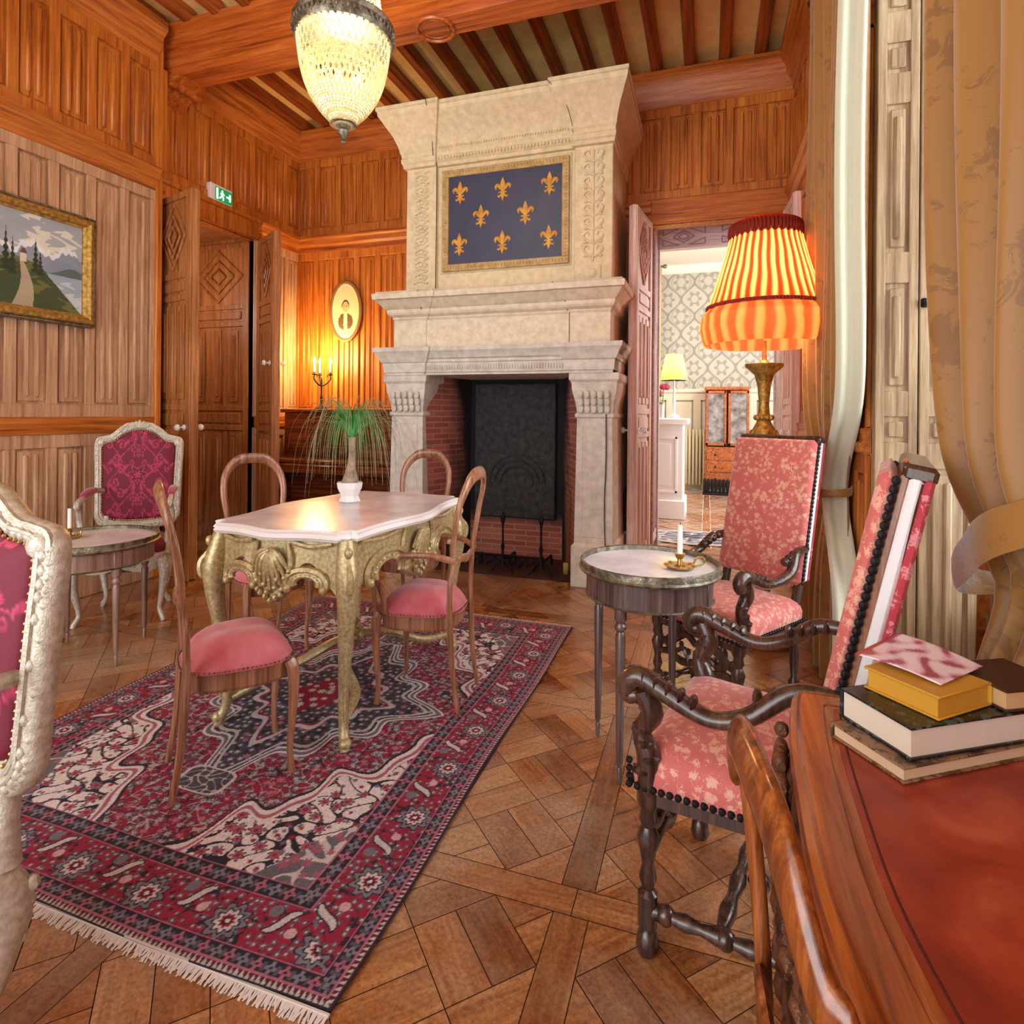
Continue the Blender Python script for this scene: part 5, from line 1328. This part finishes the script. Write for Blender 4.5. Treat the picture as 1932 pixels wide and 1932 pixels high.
m = MB(); m.sph((0, 0, 1.86), (.03, .03, .04), 12, 8); m.build('bulb', M['bulb'], fl_)
point('floor_lamp_light', (.287, 3.42, 1.90), 20, (1.0, .70, .38), .05)

# ------------------------------------------------------------------ chandelier
ch = thing('chandelier', 'bead basket chandelier with bronze ring glowing above the table', 'chandelier', (-1.545, 2.25, 2.44))
RR = .205
m = MB(); zR = .42
m.lathe([(RR-.012, zR-.025), (RR+.004, zR-.02), (RR+.012, zR), (RR+.006, zR+.03), (RR+.016, zR+.045), (RR+.010, zR+.055), (RR-.008, zR+.05)], (0, 0, 0), 48)
for k_ in range(56): a = k_*PI/28; m.sph(((RR+.012)*math.cos(a), (RR+.012)*math.sin(a), zR+.012), (.008, .008, .014), 6, 4)
m.build('ring', M['oldbrass'], ch, ang=.6)
def bprof(t):    # basket radius, t 0 top .. 1 bottom
    return [RR*(.98-.18*t-.62*t**3.2), (zR-.02)*(1-t)+.03*t]
m = MB(); N = 44; Rw = 20
for k_ in range(N):
    for s_ in (-1, 1):
        for i in range(Rw*2):
            t = (i+.5)/(Rw*2); r_, z_ = bprof(t); a = 2*PI*(k_+s_*t*5)/N
            m.add([(r_*math.cos(a)+dx, r_*math.sin(a)+dy, z_+dz) for dx, dy, dz in ((.0042, 0, 0), (-.0042, 0, 0), (0, .0042, 0), (0, -.0042, 0), (0, 0, .006), (0, 0, -.006))], [(0, 2, 4), (2, 1, 4), (1, 3, 4), (3, 0, 4), (2, 0, 5), (1, 2, 5), (3, 1, 5), (0, 3, 5)])
m.build('bead_net', M['beads'], ch, flat=True)
m = MB()
for k_ in range(40):
    for s_ in (-1, 1):
        for i in range(44):
            t = .25+.75*(i+.5)/44; r_, z_ = bprof(t); r_ *= .88; a = 2*PI*(k_+.5+s_*t*7)/40
            m.add([(r_*math.cos(a)+dx, r_*math.sin(a)+dy, z_+dz) for dx, dy, dz in ((.0055, 0, 0), (-.0055, 0, 0), (0, .0055, 0), (0, -.0055, 0), (0, 0, .007), (0, 0, -.007))], [(0, 2, 4), (2, 1, 4), (1, 3, 4), (3, 0, 4), (2, 0, 5), (1, 2, 5), (3, 1, 5), (0, 3, 5)])
m.build('inner_bead_net', M['beads'], ch, flat=True)
m = MB(); m.lathe([(bprof(t/14)[0]*.93, bprof(t/14)[1]) for t in range(9, 15)], (0, 0, 0), 44); m.build('bead_lining', M['beads'], ch)
m = MB()
for k_ in range(54):
    a = 2*PI*k_/54
    for i in range(60):
        t = i/60; r_ = RR*.93*(1-t)+.09*t+.0*t; r_ = RR*.90-(RR*.90-.085)*(t**.6); z_ = zR+.05+t*.95
        m.add([(r_*math.cos(a)+dx, r_*math.sin(a)+dy, z_+dz) for dx, dy, dz in ((.0045, 0, 0), (-.0045, 0, 0), (0, .0045, 0), (0, -.0045, 0), (0, 0, .008), (0, 0, -.008))], [(0, 2, 4), (2, 1, 4), (1, 3, 4), (3, 0, 4), (2, 0, 5), (1, 2, 5), (3, 1, 5), (0, 3, 5)])
m.build('bead_strands', M['beads'], ch, flat=True)
m = MB(); m.lathe([(.001, zR+1.0), (.09, zR+1.0), (.095, zR+1.03), (.03, zR+1.06), (.012, zR+1.1), (.012, ZC-2.44)], (0, 0, 0), 20); m.build('canopy', M['oldbrass'], ch)
m = MB(); m.lathe([(.001, -.055), (.008, -.05), (.012, -.04), (.005, -.03), (.008, -.022), (.022, -.01), (.026, .005), (.012, .02), (.018, .03), (.06, .034), (.001, .036)], (0, 0, 0), 18); m.build('finial', M['oldbrass'], ch)
m = MB()
for k_ in range(5): a = k_*2*PI/5; m.sph((.07*math.cos(a), .07*math.sin(a), .20), (.02, .02, .035), 8, 6)
m.build('bulbs', M['bulb_cool'], ch)
point('chandelier_light', (-1.545, 2.25, 2.60), 24, (1.0, .93, .80), .05)
point('chandelier_upper_light', (-1.545, 2.25, 3.12), 22, (1.0, .90, .74), .05)

# ------------------------------------------------------------------ curtains
def curtain(name, label, fn, ns, nz, z0, z1, mt):
    S = np.linspace(0, 1, ns)[:, None]; Z = np.linspace(z0, z1, nz)[None, :]
    X, Y = fn(S, Z); P = np.stack([X, Y, Z+0*S], -1)
    o = gridmesh(name, P, mt); tag(o, label, 'curtain')
    so = o.modifiers.new('thickness', 'SOLIDIFY'); so.thickness = .004; return o
def far_c(S, Z):
    zt = .86; g = np.exp(-((Z-zt)/.28)**2)                 # gathered at the tie
    yin = 2.63+.30*g*np.where(Z > zt, 1, .9)+.06*np.clip((1.6-Z), 0, 1)*(1-g)
    yout = 3.66-.05*g
    fold = np.sin(S*2*PI*6.5)*(.045*(1-.55*g))+.014*np.sin(S*31+Z*1.3)
    Y = yout+(yin-yout)*S+.010*np.sin(Z*3+S*8)
    X = .545+fold+.03*g
    return X, Y
cf = curtain('curtain', 'gold curtain hanging behind the salmon armchair at the far window side', far_c, 150, 90, .03, 3.58, M['curtain'])
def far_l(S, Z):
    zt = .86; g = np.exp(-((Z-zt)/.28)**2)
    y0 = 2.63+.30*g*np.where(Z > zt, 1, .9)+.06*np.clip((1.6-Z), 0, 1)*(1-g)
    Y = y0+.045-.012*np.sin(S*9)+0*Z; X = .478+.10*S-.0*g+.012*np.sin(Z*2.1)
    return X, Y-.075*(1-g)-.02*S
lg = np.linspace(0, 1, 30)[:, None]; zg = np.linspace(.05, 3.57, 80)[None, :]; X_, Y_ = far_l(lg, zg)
gridmesh('lit_lining', np.stack([X_, Y_, zg+0*lg], -1), M['lit_lining'], cf)
m = MB(); m.tube([(.47, 3.00, .86), (.475, 2.90, .86), (.58, 2.88, .87), (.62, 2.98, .88)], (.006, .02), 6, 4, hint=(0, 0, 1)); m.build('tie_band', M['curtain'], cf)
def near_c(S, Z):
    zt = .87; up = np.clip((Z-zt)/(3.6-zt), 0, 1)
    yin = np.where(Z > zt, 1.50+.40*up**.62, 1.475-.03*np.clip((zt-Z)/.5, 0, 1))
    yout = np.where(Z > zt, 1.02+0*Z, 1.15+0*Z)
    g = np.exp(-((Z-zt)/.16)**2)
    fold = np.sin(S*2*PI*4.2+.6*up)*(.058*(1-.75*g))+.014*np.sin(S*23+Z*2)
    return .545+fold*.9+.03*g, yout+(yin-yout)*S+.012*np.sin(Z*4+S*9)
cn_ = curtain('curtain', 'gold patterned curtain tied back at the right edge beside the desk', near_c, 150, 90, .03, 3.58, M['curtain'])
m = MB(); m.tube([(.60, 1.505, .85), (.535, 1.49, .855), (.492, 1.455, .875), (.480, 1.38, .92), (.482, 1.25, 1.0), (.60, 1.12, 1.08)], [(.005, .020), (.006, .028), (.006, .034), (.006, .040), (.006, .040), (.006, .03)], 8, 6, hint=(0, .3, 1)); m.build('tie_band', M['curtain'], cn_)
m = MB(); m.tube([(.56, .9, 3.585), (.56, 3.75, 3.585)], .016, 10, smooth=False); m.sph((.56, 3.78, 3.585), .03)
for y in (1.0, 2.2, 3.6): m.tube([(.56, y, 3.585), (.60, y, 3.585), (XR, y, 3.60)], .008, 6, smooth=False)
tag(m.build('curtain_rod', M['oldbrass']), 'brass curtain rod above the tall window on the right', 'curtain rod')

# ------------------------------------------------------------------ writing desk, books
dk = thing('writing_desk', 'walnut writing desk with red leather top in the right foreground', 'desk', (0, 0, 0))
ZD2 = .76
E = [(.145, 1.055), (.128, 1.02), (.112, .90), (.103, .75), (.100, .62), (.112, .50), (.13, .38), (.14, .26), (.135, .12), (.15, .05)]
E = [tuple(p) for p in cat(E, 5)]
def dtop(o, z): return [(x+o, min(max(y, .05+o), 1.055-o), z) for x, y in E]+[(.535-o, .05+o, z), (.535-o, 1.055-o, z)]
m = MB(); m.loft([dtop(.014, ZD2-.04), dtop(.002, ZD2-.034), dtop(0, ZD2-.022), dtop(.004, ZD2-.012), dtop(.002, ZD2-.006), dtop(.010, ZD2), dtop(.014, ZD2-.002), dtop(.018, ZD2), dtop(.046, ZD2), dtop(.048, ZD2-.002), dtop(.052, ZD2)]); m.build('desk_top', M['deskwood'], dk, ang=.25)
mm_, nt, b = newmat('red_desk_leather'); v = coords(nt)
f = noise_t(nt, v, 7, 5, .6, 1.0); L(nt, ramp(nt, f, [(.3, hx('#7a1e12')), (.55, hx('#a03820')), (.75, hx('#b85a40'))]), b.inputs['Base Color'])
b.inputs['Roughness'].default_value = .33; bump(nt, b, noise_t(nt, v, 180, 3, .6), .12, .002); M['leather'] = mm_
m = MB(); m.loft([dtop(.060, ZD2), dtop(.060, ZD2+.0012)]); m.build('leather_inset', M['leather'], dk, ang=.2)
m = MB(); pts = [(x+.068, min(max(y, .12), .985), ZD2+.0012) for x, y in E]; m.tube(pts[3:-4], .0014, 4, 1, smooth=False); m.build('tooled_line', plain('dark_tooling', '#4a1208', .6), dk)
m = MB()
def dside(o, z): return [(x+o, min(max(y, .09), 1.03), z) for x, y in E]+[(.52, .09, z), (.52, 1.03, z)]
m.loft([dside(-.004, .50), dside(-.016, .52), dside(-.012, .60), dside(.006, .72)])
rr = random.Random(4)
for i in range(230):
    x, y = E[int(rr.random()*len(E))]; z = .50+.21*rr.random()
    if .1 < y < 1.03: m.sph((x-.012, y+.02*(rr.random()-.5), z), (.012, .012+.012*rr.random(), .010+.014*rr.random()), 6, 4)
m.build('carved_frieze', M['deskcarve'], dk, ang=1)
for i, (x, y) in enumerate(((.165, .99), (.165, .13), (.49, .99), (.49, .13))):
    m = MB(); m.tube([(x, y, .52), (x-.02, y, .42), (x, y, .2), (x+.012, y, .05), (x-.01, y, 0)], [.036, .038, .022, .016, .022], 9, 5)
    for q in range(12): m.sph((x-.035+.002*q, y+.012*math.sin(q*2), .5-.03*q), (.010, .012, .016), 6, 4)
    m.build('leg', M['deskcarve'], dk, ang=.8)
def book(label, c, rz, lx, ly, h, cover, edge, z, spine='x-', group='books stacked on the desk', covermat=None, hard=.004):
    t = thing('book', label, 'book', (c[0], c[1], z), rz, group)
    cm = covermat or plain('cover_'+cover.strip('#'), cover, .4, bs=.1)
    m = MB(); m.bx(-lx/2, lx/2, -ly/2, ly/2, 0, .003, .001); m.bx(-lx/2, lx/2, -ly/2, ly/2, h-.003, h, .001)
    if spine == 'y+': m.bx(-lx/2, lx/2, ly/2-.003, ly/2, 0, h, .001)
    elif spine == 'x+': m.bx(lx/2-.003, lx/2, -ly/2, ly/2, 0, h, .001)
    m.build('cover', cm, t)
    e = hard; m = MB(); m.bx(-lx/2+e, lx/2-e, -ly/2+e, ly/2-e, .003, h-.003); m.build('pages', plain('pages_'+edge.strip('#'), edge, .8, bs=.5, bscale=10), t, flat=True)
    return t
z = ZD2+.0014; A = math.atan2(.113, .168)
def bc(cx, cy, lx, ly, a):   # centre from the near corner, x along a, y along a+90deg
    ca, sa = math.cos(a), math.sin(a); return (cx+ca*lx/2-sa*ly/2, cy+sa*lx/2+ca*ly/2)
cvm = floral('marbled_book_cover', '#4a3428', '#8a6a4c', 60, rough=.4, sheen=0, thr=.45)
book('wide brown marbled book at the bottom of the desk stack', bc(.226, .815, .25, .112, A), A, .25, .112, .020, '#4a3428', '#d8b894', z, 'y+', covermat=cvm)
cvb = floral('black_printed_cover', '#15181c', '#3c5a58', 70, rough=.25, sheen=0, thr=.6)
A2 = A-.03; book('thick black-covered book second from the bottom, pages facing out', bc(.238, .832, .215, .112, A2), A2, .215, .112, .040, '#15181c', '#dccbb8', z+.0205, 'y+', covermat=cvb)
A3 = A+.13; book('small yellow ochre paperback on top of the black book', bc(.276, .862, .11, .10, A3), A3, .11, .10, .030, '#c8962c', '#c89028', z+.061, 'x+')
mg = thing('magazine', 'open pink and white printed leaflet lying on the yellow book', 'leaflet', (0, 0, 0), 0)
n, m_ = 40, 40; u = np.linspace(0, 1, n)[:, None]+np.zeros((1, m_)); v = np.linspace(0, 1, m_)[None, :]+np.zeros((n, 1))
A4 = A+.25; ca, sa = math.cos(A4), math.sin(A4); c0 = (.288, .895)
P = np.stack([c0[0]+ca*u*.115-sa*v*.11, c0[1]+sa*u*.115+ca*v*.11, z+.0935+.004*np.sin(v*3)+.010*u*v], -1)
c = np.empty((n, m_, 3)); c[:] = rgb('#e6c4d6'); nz = np.sin(u*13+3*np.sin(v*9))+np.sin(v*17+2*np.sin(u*11)); c[nz > .3] = rgb('#f0e2ec'); c[nz < -.7] = rgb('#cf94ac'); c[nz < -1.3] = rgb('#a8566c'); c[v > .93] = rgb('#b03a44')
o = gridmesh('sheet', P, M['paper'], mg, c); so = o.modifiers.new('t', 'SOLIDIFY'); so.thickness = .0015
ca, sa = math.cos(A-.1), math.sin(A-.1)
tl = book('dark brown book lying at the right end of the black book', (.366+ca*.05-sa*.045, .915+sa*.05+ca*.045), A-.1, .10, .09, .028, '#3a1c10', '#c8a070', z+.061, 'y+')

# ------------------------------------------------------------------ fire extinguisher
fe = thing('fire_extinguisher', 'red fire extinguisher standing between fireplace and white door', 'fire extinguisher', (-.575, 4.66, 0))
MB().lathe([(.001, 0), (.045, 0), (.05, .01), (.05, .44), (.042, .49), (.02, .515), (.015, .54), (.001, .54)], (0, 0, 0), 20).build('cylinder', M['red_paint'], fe)
m = MB(); m.lathe([(.0505, .16), (.0508, .16), (.0508, .36), (.0505, .36)], (0, 0, 0), 20); m.build('label_band', plain('pale_label', '#cdb9c4', .5, var='#8a5a78', bscale=90), fe)
m = MB(); m.bx(-.02, .02, -.02, .02, .54, .57, .004); m.tube([(0, .02, .575), (0, -.06, .60)], (.008, .006), 6, smooth=False); m.tube([(0, .02, .56), (0, -.06, .555)], (.008, .004), 6, smooth=False); m.build('valve', M['iron'], fe)
m = MB(); m.tube([(.02, 0, .555), (.055, -.01, .62), (.03, -.03, .70), (-.02, -.04, .62), (-.03, -.05, .50), (-.02, -.055, .30)], .010, 8, 6); m.build('hose', M['black'], fe)

# ------------------------------------------------------------------ the room beyond the right doorway
parquet('floor', -2.4, 2.0, YB+.6, 10.1, ox=0, oy=6)
FY = 10.0
def wallpaper():
    n, m_ = 420, 360; X = np.linspace(-2.4, 2.0, n)[:, None]+np.zeros((1, m_)); Z = np.linspace(1.62, 3.55, m_)[None, :]+np.zeros((n, 1))
    P = np.stack([X, X*0+FY, Z], -1); c = np.empty((n, m_, 3)); c[:] = rgb('#b9b5aa')
    p, q = .42, .56
    def og(dx): 
        U = ((X+dx)/p); V = Z/q
        w_ = .5*(.5+.5*np.cos(2*PI*V)); f = np.abs(((U+.5) % 1)-.5); return f, w_
    f, w_ = og(0); e = np.abs(f-w_*1.0); c[e < .05] = rgb('#928e84')
    e2 = np.abs(f-w_*.72); c[(e2 < .03) & (w_ > .1)] = rgb('#a8a294')
    Uc = ((X/p+.5) % 1-.5)*p; Vc = ((Z/q+.5) % 1-.5)*q; r = np.hypot(Uc, Vc*.8); th = np.arctan2(Vc, Uc)
    c[(r < .10*(1+.3*np.cos(6*th))) & (r > .06)] = rgb('#9a9486')
    Uc = ((X/p) % 1-.5)*p; Vc = ((Z/q) % 1-.5)*q; r = np.hypot(Uc, Vc*.8); th = np.arctan2(Vc, Uc); c[(r < .09*(1+.3*np.cos(6*th))) & (r > .05)] = rgb('#9a9486')
    return gridmesh('wall_far', P, M['wallpaper'], None, c)
wf_ = struct(wallpaper())
cream = plain('cream_dado_paint', '#e4dac2', .5); dline = plain('grey_dado_line', '#8d8576', .6)
m = MB(); m.bx(-2.4, 2.0, FY-.01, FY+.1, 0, 1.62); m.bx(-2.4, 2.0, FY-.04, FY, 1.56, 1.62, .01); m.bx(-2.4, 2.0, FY-.03, FY, 0, .15, .01); m.bx(-2.4, 2.0, FY+.01, FY+.1, 1.6, 4); struct(m.build('dado', cream, wf_))
m = MB()
for i in range(10):
    a = -2.2+i*.42
    for x0, x1, z0, z1 in ((a, a+.3, 1.42, 1.44), (a, a+.3, .3, .32), (a, a+.02, .3, 1.44), (a+.28, a+.3, .3, 1.44)): m.bx(x0, x1, FY-.018, FY-.008, z0, z1)
struct(m.build('dado_moulding', dline, wf_))
struct(MB().bx(-2.5, -2.4, YB+.55, FY, 0, 3.7).build('wall_side', plain('warm_white_wall', '#e2dccb', .7)))
struct(MB().bx(2.0, 2.1, YB+.55, FY, 0, 3.7).build('wall_side', plain('warm_white_wall', '#e2dccb', .7)))
m = MB(); m.bx(-2.5, 2.1, YB+.5, FY, 3.62, 3.7); m.loft([[(x, FY-o, z_) for o, z_ in ((0, 3.50), (.03, 3.51), (.10, 3.60), (.12, 3.63), (0, 3.63))] for x in (-2.4, 2.0)]); struct(m.build('ceiling', plain('white_ceiling', '#f4efe2', .8)))
mt_ = thing('white_mantelpiece', 'white panelled mantelpiece in the next room with lamp on top', 'mantelpiece', (-.72, 7.25, 0))
m = MB(); m.bx(-.5, .46, -.22, .35, 0, 1.09, .006); m.bx(-.55, .52, -.28, .38, 1.09, 1.16, .012); m.bx(-.5, .49, -.25, .35, 0, .22, .01); m.build('body', M['whitepaint'], mt_)
m = MB()
for a, c_ in ((-.42, -.08), (.04, .40)):
    for x0, x1, z0, z1 in ((a, c_, .92, .95), (a, c_, .30, .33), (a, a+.03, .30, .95), (c_-.03, c_, .30, .95)): m.bx(x0, x1, -.235, -.21, z0, z1, .004)
    m.bx(a+.07, c_-.07, -.23, -.21, .38, .87, .008)
m.build('panel_moulding', M['whitepaint'], mt_)
tl_ = thing('table_lamp', 'small lit table lamp with cream shade on the white mantelpiece', 'table lamp', (-.37, 7.1, 1.1605))
MB().lathe([(.001, 0), (.07, 0), (.06, .03), (.02, .05), (.015, .08), (.022, .2), (.012, .3), (.012, .52)], (0, 0, 0), 16).build('base', M['white'], tl_)
MB().lathe([(.155, .44), (.095, .74), (.093, .74), (.153, .44)], (0, 0, 0), 28).build('shade', M['paleshade'], tl_)
MB().sph((0, 0, .58), .03).build('bulb', M['bulb'], tl_)
point('table_lamp_light', (-.37, 7.1, 1.80), 9, (1.0, .86, .55), .04)
vs = thing('flower_vase', 'pink roses in a small glass vase beside the far lamp', 'flowers', (-.50, 7.02, 1.1605))
MB().lathe([(.001, 0), (.03, 0), (.025, .06), (.035, .16), (.032, .16), (.001, .01)], (0, 0, 0), 14).build('vase', M['whitepaint'], vs)
m = MB(); m.tube([(0, 0, .02), (.01, 0, .2), (.02, 0, .33)], .005, 5, 3); m.tube([(0, 0, .02), (-.03, 0, .2), (-.06, 0, .25)], .005, 5, 3)
for q in range(5): m.sph((-.05+.03*math.cos(q*2), .02*math.sin(q), .17+.03*q), (.03, .012, .018), 6, 4)
m.build('stems', M['leaf'], vs)
m = MB()
for (x, z_, r_) in ((.025, .36, .075), (-.04, .30, .055)):
    for q in range(9): a = q*2.4; m.sph((x+.5*r_*math.cos(a)*(q/9), .4*r_*math.sin(a)*(q/9)-.02, z_+.45*r_*math.sin(a*1.3)), (r_*.5, r_*.4, r_*.45), 8, 5)
m.build('rose_heads', plain('rose_pink_petal', '#cf4a62', .6, var='#a8304a', bscale=60), vs)
gc = gridmesh('curtain', (lambda S, Z: np.stack([-.86+.10*S+.0*Z, 9.55+.03*np.sin(S*25)+0*Z, Z+0*S], -1))(np.linspace(0, 1.6, 30)[:, None], np.linspace(.006, 3.52, 10)[None, :]), plain('yellow_gold_curtain', '#c8a850', .6)); tag(gc, 'narrow gold curtain at the left of the next room', 'curtain')
so = gc.modifiers.new('t', 'SOLIDIFY'); so.thickness = .01
m = MB(); m.tube([(-1.1, 9.55, 3.53), (-.66, 9.55, 3.53)], .02, 8, smooth=False); m.sph((-.65, 9.55, 3.53), .035); tag(m.build('curtain_rod', M['oldbrass']), 'short curtain rod over the gold curtain in the next room', 'curtain rod')
cb_ = thing('display_cabinet', 'wooden glazed display cabinet with drawers at the far wall', 'cabinet', (.28, 9.68, 0)); CW = .32
m = MB(); m.bx(-CW, CW, -.24, .24, .12, .72, .01); m.bx(-CW+.02, CW-.02, .2, .24, .72, 1.60); m.bx(-CW+.01, -CW+.04, -.2, .24, .72, 1.6); m.bx(CW-.04, CW-.01, -.2, .24, .72, 1.6); m.bx(-CW, CW, -.24, .24, 1.58, 1.63, .01); m.bx(-CW+.03, CW-.03, -.18, .22, 1.12, 1.14)
for x in (-CW+.04, CW-.04):
    for y in (-.2, .2): m.bx(x-.02, x+.02, y-.02, y+.02, 0, .12)
m.build('body', M['chair_cab'] if 'chair_cab' in M else M['deskwood'], cb_)
for i in range(2):
    m = MB(); a = -CW+.02+i*CW; m.bx(a, a+.035, -.235, -.20, .74, 1.57, .004); m.bx(a+CW-.06, a+CW-.025, -.235, -.20, .74, 1.57, .004); m.bx(a, a+CW-.03, -.235, -.20, .74, .78, .004); m.bx(a, a+CW-.03, -.235, -.20, 1.53, 1.57, .004); d = m.build('door', M['deskwood'], cb_)
    MB().bx(a+.03, a+CW-.055, -.222, -.218, .77, 1.54).build('glass_pane', plain('curtained_glass', '#a8a29e', .15, var='#3c3838', bscale=24), d)
for i in range(3):
    m = MB(); m.bx(-CW+.03, CW-.03, -.255, -.24, .16+.18*i, .32+.18*i, .006); d = m.build('drawer', M['deskwood'], cb_)
    k2 = MB(); [k2.sph((sx*.16, -.262, .24+.18*i), .015) for sx in (-1, 1)]; k2.build('knob', M['iron'], d)
rd = thing('radiator', 'cream ribbed cast-iron radiator left of the display cabinet', 'radiator', (-.18, 9.82, 0))
m = MB()
for i in range(6): m.bx(-.15+i*.053, -.15+i*.053+.034, -.1, .08, .10, .98, .014)
m.build('ribs', plain('cream_radiator_paint', '#d8cba4', .5), rd)
for x_ in (-.12, .12): MB().bx(x_-.02, x_+.02, -.06, .06, 0, .11).build('foot', M['brass'], rd)
MB().tube([(.13, -.05, .2), (.2, -.05, .2), (.2, -.05, .0)], .014, 8, smooth=False).build('pipe', M['brass'], rd)
rd = thing('radiator', 'low black ribbed radiator in front of the display cabinet drawers', 'radiator', (.28, 9.38, 0))
m = MB()
for i in range(12): m.bx(-.33+i*.055, -.33+i*.055+.036, -.05, .05, .03, .24, .012)
m.build('ribs', M['iron'], rd)
m = MB(); m.bx(-.34, .34, -.035, .035, 0, .05, .01); m.build('plinth', M['iron'], rd)
def far_rug():
    n, m_ = 90, 90; r = np.linspace(0, 1, n)[:, None]; a = np.linspace(0, 2*PI, m_)[None, :]
    X = -.1+r*np.cos(a)*.55; Y = 6.0+r*np.sin(a)*.34; c = np.empty((n, m_, 3)); c[:] = rgb('#8a8698')
    c[vines(X, Y, 22, 1) < .5] = rgb('#4a4658'); c[vines(X, Y, 30, 3) < .3] = rgb('#c8c4c0'); c[(r[:, 0] > .86)] = rgb('#c9b9a8')
    o = gridmesh('oval_rug', np.stack([X, Y, X*0+.008], -1), M['rug'], None, c); tag(o, 'small oval grey patterned rug beyond the right doorway', 'rug')
    so = o.modifiers.new('t', 'SOLIDIFY'); so.thickness = .006
far_rug()
